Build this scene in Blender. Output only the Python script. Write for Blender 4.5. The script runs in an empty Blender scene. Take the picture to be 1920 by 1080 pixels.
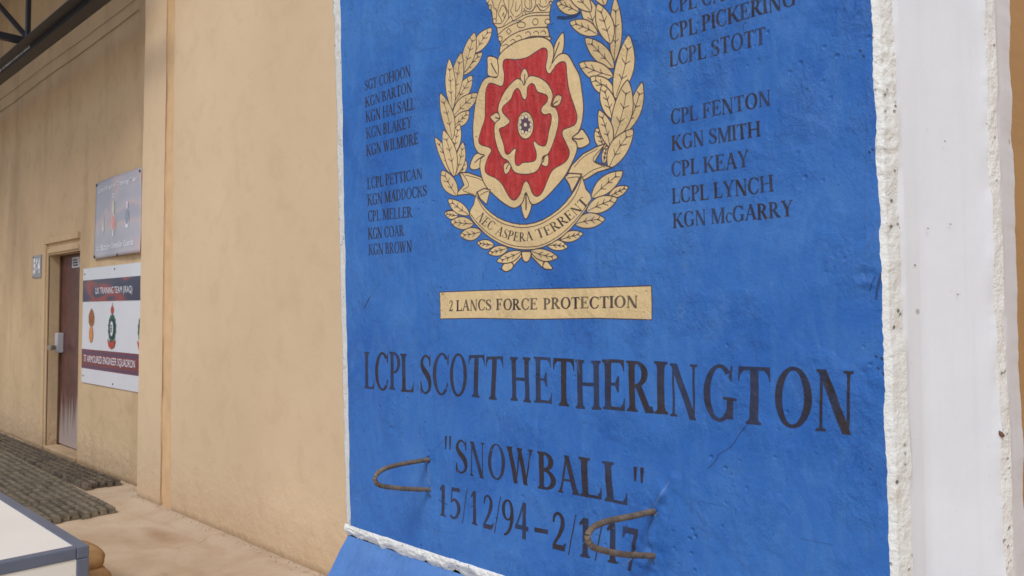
import bpy, bmesh, math, random
import numpy as np
from mathutils import Vector, Matrix

# ------------------------------------------------------------------ camera, world, sun, exposure
S = bpy.context.scene
COL = S.collection
H = 1.6
YAW = math.atan2(.6892, .7247)
PITCH = math.atan(46 / 1440)
F0 = Vector((-math.sin(YAW), math.cos(YAW), 0)); RT = Vector((math.cos(YAW), math.sin(YAW), 0))
FW = F0 * math.cos(PITCH) + Vector((0, 0, math.sin(PITCH)))
UP = Vector((0, 0, math.cos(PITCH))) - F0 * math.sin(PITCH)
EYE = Vector((0, 0, H))
cd = bpy.data.cameras.new('camera'); cam = bpy.data.objects.new('camera', cd); COL.objects.link(cam)
M = Matrix((RT, UP, -FW)).transposed().to_4x4(); M.translation = EYE
cam.matrix_world = M
cd.lens = 27; cd.sensor_width = 36; cd.clip_start = .05; cd.clip_end = 800
cd.dof.use_dof = True; cd.dof.focus_distance = 2.0; cd.dof.aperture_fstop = 9.0
S.camera = cam

W = bpy.data.worlds.new('World'); S.world = W; W.use_nodes = True
wn = W.node_tree; wn.nodes.clear()
sky = wn.nodes.new('ShaderNodeTexSky'); sky.sky_type = 'NISHITA'; sky.sun_disc = False
SUN_EL, SUN_AZ = math.radians(48), math.radians(152)      # azimuth clockwise from +Y
sky.sun_elevation = SUN_EL; sky.sun_rotation = SUN_AZ
sky.air_density = 1.0; sky.dust_density = 1.6; sky.ozone_density = 1.0
bg = wn.nodes.new('ShaderNodeBackground'); bg.inputs[1].default_value = .115
wo = wn.nodes.new('ShaderNodeOutputWorld')
wn.links.new(sky.outputs[0], bg.inputs[0]); wn.links.new(bg.outputs[0], wo.inputs[0])
sl = bpy.data.lights.new('sun', 'SUN'); sl.energy = 1.4; sl.angle = math.radians(18); sl.color = (1, .985, .94)
sun = bpy.data.objects.new('sun', sl); COL.objects.link(sun)
sd = Vector((math.sin(SUN_AZ) * math.cos(SUN_EL), math.cos(SUN_AZ) * math.cos(SUN_EL), math.sin(SUN_EL)))
sun.rotation_euler = sd.to_track_quat('Z', 'Y').to_euler()
S.view_settings.view_transform = 'Standard'; S.view_settings.look = 'None'
S.view_settings.gamma = 1; S.view_settings.use_curve_mapping = False
S.view_settings.exposure = .2

# ------------------------------------------------------------------ measuring: a sight line of the camera cut with a real plane
def ray(px, py): return RT * (px - 960) + UP * (540 - py) + FW * 1440
def at(px, py, X=None, Y=None, Z=None):
    d = ray(px, py)
    if Y is not None: t = Y / d.y
    elif X is not None: t = X / d.x
    else: t = (Z - H) / d.z
    return EYE + d * t
YB, YT, YL = 1.35, 2.645, 2.775      # mural face, tan wall, recessed tan wall

# ------------------------------------------------------------------ noise (numpy)
def vnoise(x, y, seed=0):
    xi = np.floor(x).astype(np.int64); yi = np.floor(y).astype(np.int64)
    xf = x - xi; yf = y - yi
    xf = xf * xf * (3 - 2 * xf); yf = yf * yf * (3 - 2 * yf)
    def h(a, b):
        n = (a * 374761393 + b * 668265263 + seed * 974634777) & 0x7fffffff
        n = ((n ^ (n >> 13)) * 1274126177) & 0x7fffffff
        return ((n ^ (n >> 16)) & 0xffff) / 65535.0
    return ((h(xi, yi) * (1 - xf) + h(xi + 1, yi) * xf) * (1 - yf) + (h(xi, yi + 1) * (1 - xf) + h(xi + 1, yi + 1) * xf) * yf) * 2 - 1
def fbm(x, y, o=4, seed=0):
    r = 0; a = 1
    for k in range(o):
        r = r + a * vnoise(x * 2 ** k, y * 2 ** k, seed + k * 17); a *= .5
    return r / 1.9

# ------------------------------------------------------------------ objects
def tag(o, label=None, cat=None, group=None, kind=None):
    if label: o['label'] = label
    if cat: o['category'] = cat
    if group: o['group'] = group
    if kind: o['kind'] = kind
    return o
def empty(name, loc=(0, 0, 0), rz=0):
    o = bpy.data.objects.new(name, None); COL.objects.link(o); o.location = loc; o.rotation_euler = (0, 0, rz)
    o.empty_display_size = .1
    return o
def link(name, me, mat=None, parent=None):
    o = bpy.data.objects.new(name, me); COL.objects.link(o)
    if mat: 
        if not me.materials: me.materials.append(mat)
    if parent:
        o.parent = parent
        # geometry below is written in world coordinates: take the thing's own place out
        o.matrix_parent_inverse = (Matrix.Translation(root_loc(parent))).inverted()
    return o
def root_loc(p):
    v = Vector(p.location)
    return v
def smooth(me, on=True):
    me.polygons.foreach_set('use_smooth', [on] * len(me.polygons)); me.update()
def grid(name, P, mat, parent=None, uv=None, sm=True, flip=False):
    n, m = P.shape[:2]
    v = P.reshape(-1, 3)
    i = np.arange(n * m).reshape(n, m)
    q = np.stack([i[:-1, :-1], i[:-1, 1:], i[1:, 1:], i[1:, :-1]], -1).reshape(-1, 4)
    if flip: q = q[:, ::-1]
    me = bpy.data.meshes.new(name); me.from_pydata(v.tolist(), [], q.tolist())
    if uv is not None:
        l = me.uv_layers.new(name='UVMap')
        U = uv.reshape(-1, 2)[q.reshape(-1)]
        l.data.foreach_set('uv', U.reshape(-1).astype(np.float32))
    if sm: smooth(me)
    return link(name, me, mat, parent)
def bm_obj(name, bm, mat, parent=None, sm=False):
    bmesh.ops.recalc_face_normals(bm, faces=bm.faces)
    me = bpy.data.meshes.new(name); bm.to_mesh(me); bm.free()
    if sm: smooth(me)
    return link(name, me, mat, parent)
def bx(bm, a, b, bev=0):
    a, b = Vector([min(p, q) for p, q in zip(a, b)]), Vector([max(p, q) for p, q in zip(a, b)])
    r = bmesh.ops.create_cube(bm, size=1)
    for v in r['verts']:
        v.co = Vector((a[k] + (v.co[k] + .5) * (b[k] - a[k]) for k in range(3)))
    if bev:
        es = list({e for v in r['verts'] for e in v.link_edges})
        bmesh.ops.bevel(bm, geom=es, offset=bev, segments=2, affect='EDGES', profile=.6)
def box(name, a, b, mat, parent=None, bev=0):
    bm = bmesh.new(); bx(bm, a, b, bev); return bm_obj(name, bm, mat, parent)
def tube(bm, pts, r, seg=8, wob=0, rnd=None):
    pts = [Vector(p) for p in pts]; rings = []
    for k, p in enumerate(pts):
        d = (pts[min(k + 1, len(pts) - 1)] - pts[max(k - 1, 0)]).normalized()
        a = d.cross(Vector((0, 0, 1)) if abs(d.z) < .9 else Vector((0, 1, 0))).normalized(); b = d.cross(a)
        rr = (r[k] if isinstance(r, (list, tuple)) else r)
        if wob: rr *= 1 + wob * rnd.uniform(-1, 1)
        rings.append([bm.verts.new(p + (a * math.cos(t) + b * math.sin(t)) * rr) for t in [2 * math.pi * j / seg for j in range(seg)]])
    for a, b in zip(rings, rings[1:]):
        for j in range(seg): bm.faces.new((a[j], a[(j + 1) % seg], b[(j + 1) % seg], b[j]))
    bm.faces.new(rings[0]); bm.faces.new(rings[-1][::-1])
def prism(bm, pts, y0, y1):
    """flat outline in (x, z), thickness along y"""
    a = [bm.verts.new((x, y0, z)) for x, z in pts]; b = [bm.verts.new((x, y1, z)) for x, z in pts]
    n = len(pts)
    bm.faces.new(a); bm.faces.new(b[::-1])
    for k in range(n): bm.faces.new((a[k], b[k], b[(k + 1) % n], a[(k + 1) % n]))

# ------------------------------------------------------------------ materials
def srgb(r, g, b):
    f = lambda c: (c / 255 / 12.92) if c / 255 <= .04045 else ((c / 255 + .055) / 1.055) ** 2.4
    return (f(r), f(g), f(b))
class Mat:
    def __init__(s, name, rough=.8, spec=.3):
        s.m = bpy.data.materials.new(name); s.m.use_nodes = True; s.t = s.m.node_tree
        s.b = s.t.nodes['Principled BSDF']; s.b.inputs['Roughness'].default_value = rough
        s.b.inputs['Specular IOR Level'].default_value = spec
        s.geo = s.t.nodes.new('ShaderNodeNewGeometry'); s.pos = s.geo.outputs['Position']
    def n(s, t, **k):
        o = s.t.nodes.new(t)
        for a, v in k.items(): setattr(o, a, v)
        return o
    def l(s, a, b): s.t.links.new(a, b)
    def scaled(s, v):
        m = s.n('ShaderNodeVectorMath', operation='MULTIPLY'); s.l(s.pos, m.inputs[0]); m.inputs[1].default_value = v; return m.outputs[0]
    def noise(s, sc, det=4, rough=.55, vec=(1, 1, 1), dist=0):
        o = s.n('ShaderNodeTexNoise'); o.inputs['Scale'].default_value = sc; o.inputs['Detail'].default_value = det
        o.inputs['Roughness'].default_value = rough; o.inputs['Distortion'].default_value = dist
        s.l(s.scaled(vec) if vec != (1, 1, 1) else s.pos, o.inputs['Vector']); return o.outputs['Fac']
    def ramp(s, f, *st):
        o = s.n('ShaderNodeValToRGB'); e = o.color_ramp.elements
        while len(e) < len(st): e.new(.5)
        for k, (p, c) in enumerate(st):
            e[k].position = p; e[k].color = (*c, 1) if isinstance(c, tuple) else (c, c, c, 1)
        s.l(f, o.inputs[0]); return o.outputs[0]
    def mix(s, f, a, b, mode='MIX'):
        o = s.n('ShaderNodeMix', data_type='RGBA', blend_type=mode)
        for v, i in ((f, 0), (a, 6), (b, 7)):
            if isinstance(v, (int, float)): o.inputs[i].default_value = v
            elif isinstance(v, tuple): o.inputs[i].default_value = (*v, 1)
            else: s.l(v, o.inputs[i])
        return o.outputs[2]
    def math(s, op, a, b=0, c=0):
        o = s.n('ShaderNodeMath', operation=op)
        for i, v in enumerate((a, b, c)):
            if isinstance(v, (int, float)): o.inputs[i].default_value = v
            else: s.l(v, o.inputs[i])
        return o.outputs[0]
    def z(s):
        o = s.n('ShaderNodeSeparateXYZ'); s.l(s.pos, o.inputs[0]); return o.outputs
    def color(s, c):
        if isinstance(c, tuple): s.b.inputs['Base Color'].default_value = (*c, 1)
        else: s.l(c, s.b.inputs['Base Color'])
        return s
    def rough(s, f): s.l(f, s.b.inputs['Roughness']); return s
    def bump(s, *hs):
        prev = None
        for h, st, d in hs:
            o = s.n('ShaderNodeBump'); o.inputs['Strength'].default_value = st; o.inputs['Distance'].default_value = d
            s.l(h, o.inputs['Height'])
            if prev: s.l(prev, o.inputs['Normal'])
            prev = o.outputs[0]
        s.l(prev, s.b.inputs['Normal']); return s
def flat(name, c, rough=.6, spec=.3, var=.12, sc=20, metal=0, bump=0):
    m = Mat(name, rough, spec); f = m.noise(sc, 4)
    d = tuple(x * (1 - var) for x in c); e = tuple(min(1, x * (1 + var)) for x in c)
    m.color(m.ramp(f, (.3, d), (.7, e))); m.b.inputs['Metallic'].default_value = metal
    if bump: m.bump((m.noise(sc * 4, 4), bump, .003))
    return m.m

def tan_paint(name, base, dirty, dirt_amt, base_lumps=1.0):
    m = Mat(name, .78, .25)
    big = m.noise(.9, 3, .5); mid = m.noise(5, 5, .6, dist=.5)
    c = m.mix(m.ramp(big, (.35, 0.), (.7, 1.)), tuple(x * .95 for x in base), tuple(min(1, x * 1.04) for x in base))
    c = m.mix(m.math('MULTIPLY', m.ramp(mid, (.5, 0.), (.75, 1.)), .25), c, dirty)
    st = m.noise(1, 5, .55, (1.7, 1.7, .32), .5)          # runs of dirt down the wall
    c = m.mix(m.math('MULTIPLY', m.ramp(st, (.48, 0.), (.75, 1.)), dirt_amt), c, dirty)
    xyz = m.z()
    low = m.math('MULTIPLY', m.ramp(m.math('ADD', xyz[2], m.math('MULTIPLY', m.noise(9, 4), .25)), (.12, 1.), (.42, 0.)), .35)
    c = m.mix(low, c, tuple(x * .95 for x in dirty))
    foot = m.math('MULTIPLY', m.ramp(m.math('ADD', xyz[2], m.math('MULTIPLY', m.noise(22, 5), .05)), (.03, 1.), (.075, 0.)), .55)
    c = m.mix(foot, c, tuple(x * .55 for x in dirty))
    sp = m.n('ShaderNodeTexVoronoi'); sp.inputs['Scale'].default_value = 5; m.l(m.pos, sp.inputs['Vector'])
    c = m.mix(m.math('MULTIPLY', m.ramp(sp.outputs['Distance'], (.0, 1.), (.03, 0.)), .5), c, tuple(x * .35 for x in dirty))
    m.color(c)
    lump = m.math('MULTIPLY', m.noise(14, 5, .6), m.ramp(xyz[2], (.0, 1.), (.6, .12)))
    m.bump((m.noise(2.5, 3), .25, .02), (lump, .8 * base_lumps, .02), (m.noise(60, 4, .6), .3, .003), (m.noise(350, 2), .12, .0008))
    return m.m
TAN = srgb(216, 190, 157)
M_TAN = tan_paint('tan_wall_paint', TAN, srgb(186, 154, 120), .12)
M_TAN_OLD = tan_paint('weathered_tan_paint', srgb(205, 177, 141), srgb(140, 114, 88), .42, 1.5)
M_ORANGE = flat('orange_joint_filler', srgb(212, 178, 136), .85, .2, .08, 8, bump=.6)

def concrete_ground():
    m = Mat('dusty_concrete', .9, .15)
    c = m.mix(m.ramp(m.noise(1.1, 5, .6, dist=.6), (.35, 0.), (.68, 1.)), srgb(186, 164, 138), srgb(212, 193, 170))
    c = m.mix(m.math('MULTIPLY', m.ramp(m.noise(3.2, 6, .65, dist=.2), (.5, 0.), (.75, 1.)), .32), c, srgb(172, 132, 98))
    c = m.mix(m.math('MULTIPLY', m.ramp(m.noise(40, 4, .7), (.55, 0.), (.8, 1.)), .3), c, srgb(150, 128, 108))
    st = m.n('ShaderNodeVectorMath', operation='DISTANCE'); m.l(m.scaled((.9, 2.6, 1)), st.inputs[0])
    p = at(300, 1003, Z=0); st.inputs[1].default_value = (p.x * .9, p.y * 2.6, 0)
    f = m.math('ADD', st.outputs['Value'], m.math('MULTIPLY', m.noise(7, 4), .25))
    c = m.mix(m.math('MULTIPLY', m.ramp(f, (.18, 1.), (.42, 0.)), .55), c, srgb(150, 115, 82))
    m.color(c)
    v = m.n('ShaderNodeTexVoronoi', feature='DISTANCE_TO_EDGE'); v.inputs['Scale'].default_value = .75
    w_ = m.n('ShaderNodeVectorMath', operation='ADD'); nz = m.n('ShaderNodeTexNoise'); nz.inputs['Scale'].default_value = 4; nz.inputs['Detail'].default_value = 6; m.l(m.pos, nz.inputs['Vector'])
    sc_ = m.n('ShaderNodeVectorMath', operation='SCALE'); sc_.inputs['Scale'].default_value = .35; m.l(nz.outputs['Color'], sc_.inputs[0]); m.l(m.pos, w_.inputs[0]); m.l(sc_.outputs[0], w_.inputs[1]); m.l(w_.outputs[0], v.inputs['Vector'])
    crack = m.math('MULTIPLY', m.ramp(v.outputs['Distance'], (.0, 1.), (.006, 0.)), m.ramp(m.noise(1.6, 3), (.45, 0.), (.6, 1.)))
    c = m.mix(m.math('MULTIPLY', crack, .45), c, srgb(120, 98, 76))
    c = m.mix(m.math('MULTIPLY', m.ramp(m.noise(150, 3, .8), (.58, 0.), (.72, 1.)), .4), c, srgb(128, 108, 90))
    c = m.mix(m.math('MULTIPLY', m.ramp(m.noise(1, 4, .6, (1.2, 6, 1)), (.55, 0.), (.75, 1.)), .35), c, srgb(168, 138, 110))
    m.color(c)
    m.bump((m.noise(60, 5, .65), .22, .004), (m.noise(220, 3), .2, .0012))
    return m.m
M_GROUND = concrete_ground()

def white_paint(name, base, rough_amt, pits, warm=0.0):
    m = Mat(name, .62, .35)
    c = m.mix(m.ramp(m.noise(6, 5, .6), (.3, 0.), (.7, 1.)), tuple(x * .93 for x in base), base)
    run = m.noise(1, 5, .6, (14, 14, 1.2))
    c = m.mix(m.math('MULTIPLY', m.ramp(run, (.55, 0.), (.8, 1.)), .12), c, srgb(196, 186, 170))
    if pits:
        v = m.n('ShaderNodeTexVoronoi'); v.inputs['Scale'].default_value = 60; v.inputs['Randomness'].default_value = 1; m.l(m.pos, v.inputs['Vector'])
        gate = m.ramp(m.noise(13, 3, .6), (.5, 0.), (.58, 1.))
        pit = m.math('MULTIPLY', m.ramp(v.outputs['Distance'], (.12, 1.), (.26, 0.)), gate)
        c = m.mix(m.math('MULTIPLY', pit, pits), c, srgb(70, 62, 54))
        dust = m.math('MULTIPLY', m.ramp(m.noise(9, 5, .6), (.58, 0.), (.72, 1.)), .5 * pits)
        c = m.mix(dust, c, srgb(188, 168, 142))
        m.bump((m.noise(40, 5, .65), rough_amt, .010), (m.noise(150, 4, .6), .5, .003), (m.math('SUBTRACT', 1, pit), .8, .004))
    else:
        v = m.n('ShaderNodeTexVoronoi'); v.inputs['Scale'].default_value = 9; m.l(m.pos, v.inputs['Vector'])
        c = m.mix(m.math('MULTIPLY', m.ramp(v.outputs['Distance'], (.03, 1.), (.06, 0.)), .6), c, srgb(130, 120, 108))
        m.bump((m.noise(5, 4, .6, (1.5, 1.5, .35)), rough_amt * .6, .008), (m.noise(50, 4, .6), .16, .0025), (m.noise(200, 3), .15, .001))
    if not pits:
        c = m.mix(m.math('MULTIPLY', m.ramp(m.noise(1, 6, .65, (30, 30, .8)), (.56, 0.), (.76, 1.)), .12), c, srgb(188, 180, 172))
        c = m.mix(m.math('MULTIPLY', m.ramp(m.noise(24, 6, .75), (.64, 0.), (.72, 1.)), .4), c, srgb(190, 184, 176))
    m.color(c)
    return m.m
M_WHITE = white_paint('white_wall_paint', srgb(230, 233, 238), .22, 0)
M_CHIP = white_paint('white_paint_on_chipped_concrete', srgb(236, 237, 233), .7, .8)
M_LEDGE = white_paint('white_paint_on_broken_ledge', srgb(238, 238, 234), .7, .35)

# ------------------------------------------------------------------ mural drawing (flat print: lettering and crest)
MPP = .00065
TX0, TX1, TZ0, TZ1 = -2.12, -.36, .88, 2.88
TW, TH = int((TX1 - TX0) / MPP), int((TZ1 - TZ0) / MPP)
IMG = np.zeros((TH, TW, 4), np.float32)
TXT = np.zeros((TH, TW), np.float32)
def P2T(px, py):
    p = at(px, py, Y=YB); return ((p.x - TX0) / MPP, (p.z - TZ0) / MPP)
def cat(pts, k=6, closed=True):
    p = np.array(pts, float); n = len(p); out = []
    if not closed: p = np.vstack([2 * p[0] - p[1], p, 2 * p[-1] - p[-2]]); rng = range(1, len(p) - 2)
    else: rng = range(n)
    for i in rng:
        a, b, c, d = (p[(i + j) % len(p)] for j in (-1, 0, 1, 2))
        for t in np.arange(k) / k:
            out.append(.5 * ((2 * b) + (-a + c) * t + (2 * a - 5 * b + 4 * c - d) * t * t + (-a + 3 * b - 3 * c + d) * t ** 3))
    if not closed: out.append(p[-2])
    return np.array(out)
def fill_mask(T):
    x0 = int(max(0, T[:, 0].min() - 2)); x1 = int(min(TW, T[:, 0].max() + 3)); y0 = int(max(0, T[:, 1].min() - 2)); y1 = int(min(TH, T[:, 1].max() + 3))
    if x1 <= x0 or y1 <= y0: return None
    m = np.zeros((y1 - y0, x1 - x0), bool); xs = np.arange(x0, x1)
    A = T; B = np.roll(T, -1, 0)
    for (ax, ay), (bx_, by) in zip(A, B):
        if ay == by: continue
        if ay > by: ax, ay, bx_, by = bx_, by, ax, ay
        r0 = max(y0, math.ceil(ay)); r1 = min(y1, math.ceil(by))
        if r1 <= r0: continue
        rows = np.arange(r0, r1); xc = ax + (rows - ay) * (bx_ - ax) / (by - ay)
        m[r0 - y0:r1 - y0] ^= xs[None, :] < xc[:, None]
    return m, x0, y0
def comp(x0, y0, a, col):
    h, w = a.shape; R = IMG[y0:y0 + h, x0:x0 + w]
    a = a[..., None]; R[..., :3] = R[..., :3] * (1 - a) + np.array(col) * a
    R[..., 3:] = np.maximum(R[..., 3:], a)
def fillT(T, col):
    r = fill_mask(T)
    if r: comp(r[1], r[2], r[0].astype(np.float32), col)
def lineT(T, w, col, closed=False, al=.9, target=None):
    if closed: T = np.vstack([T, T[:1]])
    n = len(T)
    for k in range(n - 1):
        a, b = T[k], T[k + 1]; ww = w[k] if hasattr(w, '__len__') else w
        x0 = int(max(0, min(a[0], b[0]) - ww - 2)); x1 = int(min(TW, max(a[0], b[0]) + ww + 3))
        y0 = int(max(0, min(a[1], b[1]) - ww - 2)); y1 = int(min(TH, max(a[1], b[1]) + ww + 3))
        if x1 <= x0 or y1 <= y0: continue
        X, Y = np.meshgrid(np.arange(x0, x1), np.arange(y0, y1)); d = b - a; L = max(1e-6, d @ d)
        t = np.clip(((X - a[0]) * d[0] + (Y - a[1]) * d[1]) / L, 0, 1)
        D = np.hypot(X - a[0] - t * d[0], Y - a[1] - t * d[1])
        m = np.clip(ww + .5 - D, 0, 1) * al
        if target is not None: target[y0:y1, x0:x1] = np.maximum(target[y0:y1, x0:x1], m)
        else: comp(x0, y0, m.astype(np.float32), col)
LINE = srgb(72, 54, 58); CREAM = srgb(224, 196, 146); RED = srgb(184, 46, 44); INK = srgb(46, 39, 46)
toT = lambda pts: np.array([P2T(*p) for p in pts])
def shape(pts, col=CREAM, w=2.1, k=6, curve=True):
    T = toT(cat(pts, k) if curve else pts)
    fillT(T, col); lineT(T, w * 1.2, LINE, True, .95)
def pen(pts, w=1.4, k=5, al=.85, col=LINE):
    lineT(toT(cat(pts, k, False) if len(pts) > 2 else pts), w * 1.3, col, False, al)
def Z(ox, oy, s): return lambda *pts: [(ox + x / s, oy + y / s) for x, y in pts]
rl = random.Random(4)
def leaf(tip, base, w):
    t_, b_ = np.array(tip, float), np.array(base, float); d = t_ - b_; L = np.hypot(*d); n = np.array((-d[1], d[0])) / L
    cv = rl.uniform(-.05, .05) * L; ts = np.linspace(0, 1, 13)
    hw = lambda t: .5 * w * 1.2 * math.sin(math.pi * t ** .95) ** .72 * (1 - .0 * t)
    mid = lambda t: b_ + d * t + n * cv * math.sin(math.pi * t)
    up = [mid(t) + n * hw(t) for t in ts[:-1]]; dn = [mid(t) - n * hw(t) for t in ts[:0:-1]]
    sh = 1 + rl.uniform(-.12, .05)
    shape([tuple(p) for p in up + dn], tuple(c * sh for c in CREAM), 1.7, 2)
    pen([tuple(mid(t)) for t in (.05, .3, .55, .8)], 1.2)
    for t in (.32, .55, .77):
        p = mid(t); u = d / L
        for sg in (-1, 1):
            q = p + u * w * .26 * rl.uniform(.8, 1.2) + n * sg * w * rl.uniform(.2, .3)
            lineT(toT([tuple(p), tuple((p + q) / 2 + n * sg * .2), tuple(q)]), 1.7, LINE, False, .85)
        lineT(toT([tuple(p - u * 1), tuple(p + u * 1.4)]), 2.8, LINE, False, .85)
def leaves(z, *L):
    for a, b, w in L:
        (ta, tb) = z(a, b); leaf(ta, tb, w / ((z((1000, 0))[0][0] - z((0, 0))[0][0]) and 1000 / (z((1000, 0))[0][0] - z((0, 0))[0][0])))
zl = Z(800, 50, 3.857); zr = Z(1030, 0, 5.4); zs = Z(1080, 150, 5.686); zb = Z(800, 300, 4.91); zq = Z(980, 240, 3.857)
pen(zl((345, 170), (265, 330), (200, 560), (190, 800), (205, 1075)), 2)
pen(zr((470, 330), (620, 450), (655, 700), (670, 1000)), 2)
# left branch, top to bottom
leaves(zl, ((400, 185), (262, 350), 62), ((468, 8), (345, 190), 78), ((345, 42), (266, 330), 74), ((325, 352), (200, 560), 78), ((248, 188), (195, 540), 72),
       ((365, 480), (190, 650), 84), ((162, 232), (185, 600), 62), ((305, 610), (188, 725), 72), ((235, 705), (196, 920), 62),
       ((98, 480), (182, 820), 74), ((272, 945), (240, 1080), 48), ((262, 835), (205, 1080), 60), ((60, 800), (165, 1060), 58), ((120, 748), (196, 1085), 76))
# right branch
leaves(zr, ((340, -60), (475, 335), 140), ((70, 30), (300, 125), 128), ((205, 225), (490, 352), 130), ((665, -30), (650, 640), 108), ((490, 38), (618, 445), 142),
       ((362, 385), (650, 695), 142), ((300, 645), (645, 775), 155), ((415, 780), (655, 960), 135), ((805, 355), (665, 1000), 160))
leaves(zr, ((190, -190), (420, 120), 140), ((470, -240), (560, 60), 130))
leaves(zs, ((705, 22), (490, 590), 122), ((280, 50), (385, 420), 132), ((550, 0), (395, 655), 172), ((215, 512), (290, 740), 112), ((245, 320), (360, 720), 122),
       ((330, 700), (290, 900), 60))
leaves(zq, ((795, 8), (620, 292), 112))
# ribbon tails
zc = Z(800, 260, 3)
shape(zc((182, 190), (235, 192), (300, 215), (345, 250), (330, 300), (290, 330), (235, 312), (155, 322), (208, 262)), k=1)
pen(zc((182, 190), (205, 205), (235, 262), (200, 290)), 1.4); pen(zc((215, 205), (290, 225), (330, 250)), 1.2); pen(zc((205, 295), (265, 315)), 1.2)
shape(zc((1002, 28), (950, 48), (880, 85), (815, 150), (790, 200), (860, 240), (890, 232), (960, 190), (1042, 165), (945, 130)), k=1)
pen(zc((990, 45), (935, 120), (1000, 160)), 1.4); pen(zc((960, 58), (880, 105), (830, 160)), 1.2); pen(zc((985, 160), (930, 180), (880, 215)), 1.2)
# lower branches
leaves(zb, ((275, 505), (162, 492), 64), ((140, 95), (272, 332), 108), ((162, 490), (290, 512), 66), ((195, 362), (390, 508), 88), ((216, 568), (430, 590), 98),
       ((303, 695), (500, 660), 100), ((460, 762), (620, 785), 74), ((563, 862), (745, 815), 78))
leaves(zq, ((762, 425), (620, 500), 62), ((722, 313), (498, 505), 98), ((682, 508), (460, 605), 95), ((594, 660), (375, 695), 92), ((434, 762), (270, 810), 66), ((324, 862), (175, 850), 64))
shape(zb((850, 855), (880, 885), (790, 985), (740, 945)), k=1); shape(zb((690, 1005), (700, 965), (745, 940), (790, 955), (785, 1000), (730, 1030)))
shape(zq((62, 895), (170, 960), (140, 1012), (60, 930)), k=1); shape(zq((145, 1012), (150, 975), (175, 965), (215, 1018), (180, 1024)), k=3)
leaves(zb, ((643, 938), (870, 845), 82)); leaves(zq, ((252, 938), (55, 890), 72))
shape(zb((870, 860), (875, 845), (950, 845), (956, 880), (940, 925), (912, 942), (882, 920)))
# sepals behind the rose
za = Z(870, 60, 3)
for p, v in (([(490, 175), (500, 110), (520, 50), (557, 3), (564, 60), (552, 118), (520, 150)], [(498, 160), (520, 100), (535, 60)]),
             ([(190, 250), (135, 247), (130, 190), (133, 138), (185, 150), (200, 200)], [(182, 235), (165, 205), (150, 175)]),
             ([(600, 600), (640, 570), (665, 548), (706, 615), (680, 645), (640, 652)], [(612, 600), (640, 603), (668, 600)]),
             ([(345, 895), (318, 970), (345, 1056), (380, 968)], [(346, 905), (346, 950), (347, 1000)]),
             ([(110, 690), (60, 688), (30, 760), (62, 776), (98, 752)], [(104, 700), (80, 715), (58, 735)])):
    shape(za(*p), k=4); pen(za(*v), 2.0)
# crown
zk = Z(900, 0, 9.82)
shape(zk((100, -60), (165, 130), (215, 230), (235, 430), (300, 500), (320, 640), (345, 760), (375, 830), (358, 1000), (600, 960), (1270, 760), (1275, 660), (1250, 530), (1225, 500), (1285, 400), (1278, 280), (1290, 200),
         (1315, 60), (1370, -60), (1380, -250), (1250, -480), (950, -560), (800, -600), (600, -520), (300, -470), (120, -280)), k=2)
pen(zk((385, 800), (560, 655), (780, 560), (1000, 512), (1235, 505)), 1.8); pen(zk((330, 640), (450, 535), (600, 450), (720, 400), (900, 300), (1280, 285)), 1.6)
pen(zk((310, 520), (430, 490), (620, 380), (900, 250), (1280, 225)), 1.6); pen(zk((360, 985), (600, 840), (880, 690), (1080, 670), (1275, 682)), 1.8)
for c, a, b, cc in (((525, 580), 45, 55, 4), ((755, 460), 75, 55, 12), ((1015, 405), 50, 60, 8), ((1240, 400), 48, 48, 12), ((365, 715), 35, 50, 10)):
    shape(zk(*[(c[0] + a * math.cos(2 * math.pi * k / cc), c[1] + b * math.sin(2 * math.pi * k / cc)) for k in range(cc)]), w=1.3, k=3, curve=cc > 4)
for x, y in ((470, 830), (600, 740), (710, 670), (880, 600), (1030, 590), (1160, 585)):
    pen(zk((x - 50, y + 15), (x, y - 15), (x + 40, y + 10), (x + 45, y + 45)), 1.1)
for x, y, r in ((185, 135, 36), (140, 10, 36), (265, 390, 38), (1325, 0, 30), (1300, 60, 25)):
    shape(zk(*[(x + r * .8 * math.cos(a), y + r * 1.25 * math.sin(a)) for a in np.linspace(0, 5.6, 9)]), w=1.2, k=2)
for L in (((200, -100), (250, 130), (300, 200), (290, 430)), ((300, 250), (360, 60), (440, -80)), ((420, -100), (440, 60), (500, 200), (520, 330), (430, 470)), ((290, 440), (400, 420), (480, 250), (470, 170), (410, 100), (360, 200), (330, 260), (380, 340), (390, 400)),
          ((400, 300), (430, 240), (440, 330), (470, 270)), ((530, -100), (525, 100), (520, 320)), ((610, -100), (600, 80), (560, 200), (620, 300)), ((650, 320), (740, 260), (770, 130), (740, -100)), ((660, 40), (650, 200), (700, 180), (740, 90)),
          ((800, 160), (860, 210), (940, 210), (1010, 110), (1020, -60)), ((830, -60), (825, 100), (870, 160), (930, 165), (950, 90), (930, -60)), ((1040, 80), (1100, 180), (1190, 190), (1290, 90)), ((1075, 70), (1140, 130), (1230, 110), (1280, 20)), ((1100, -80), (1110, 60)), ((1210, -60), (1215, 60)),
          ((960, 210), (1040, 110), (1110, 200)), ((520, 350), (560, 300), (600, 380)), ((770, 290), (800, 200), (850, 270)), ((915, -40), (915, 150))):
    pen(zk(*L), 1.3)
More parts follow.
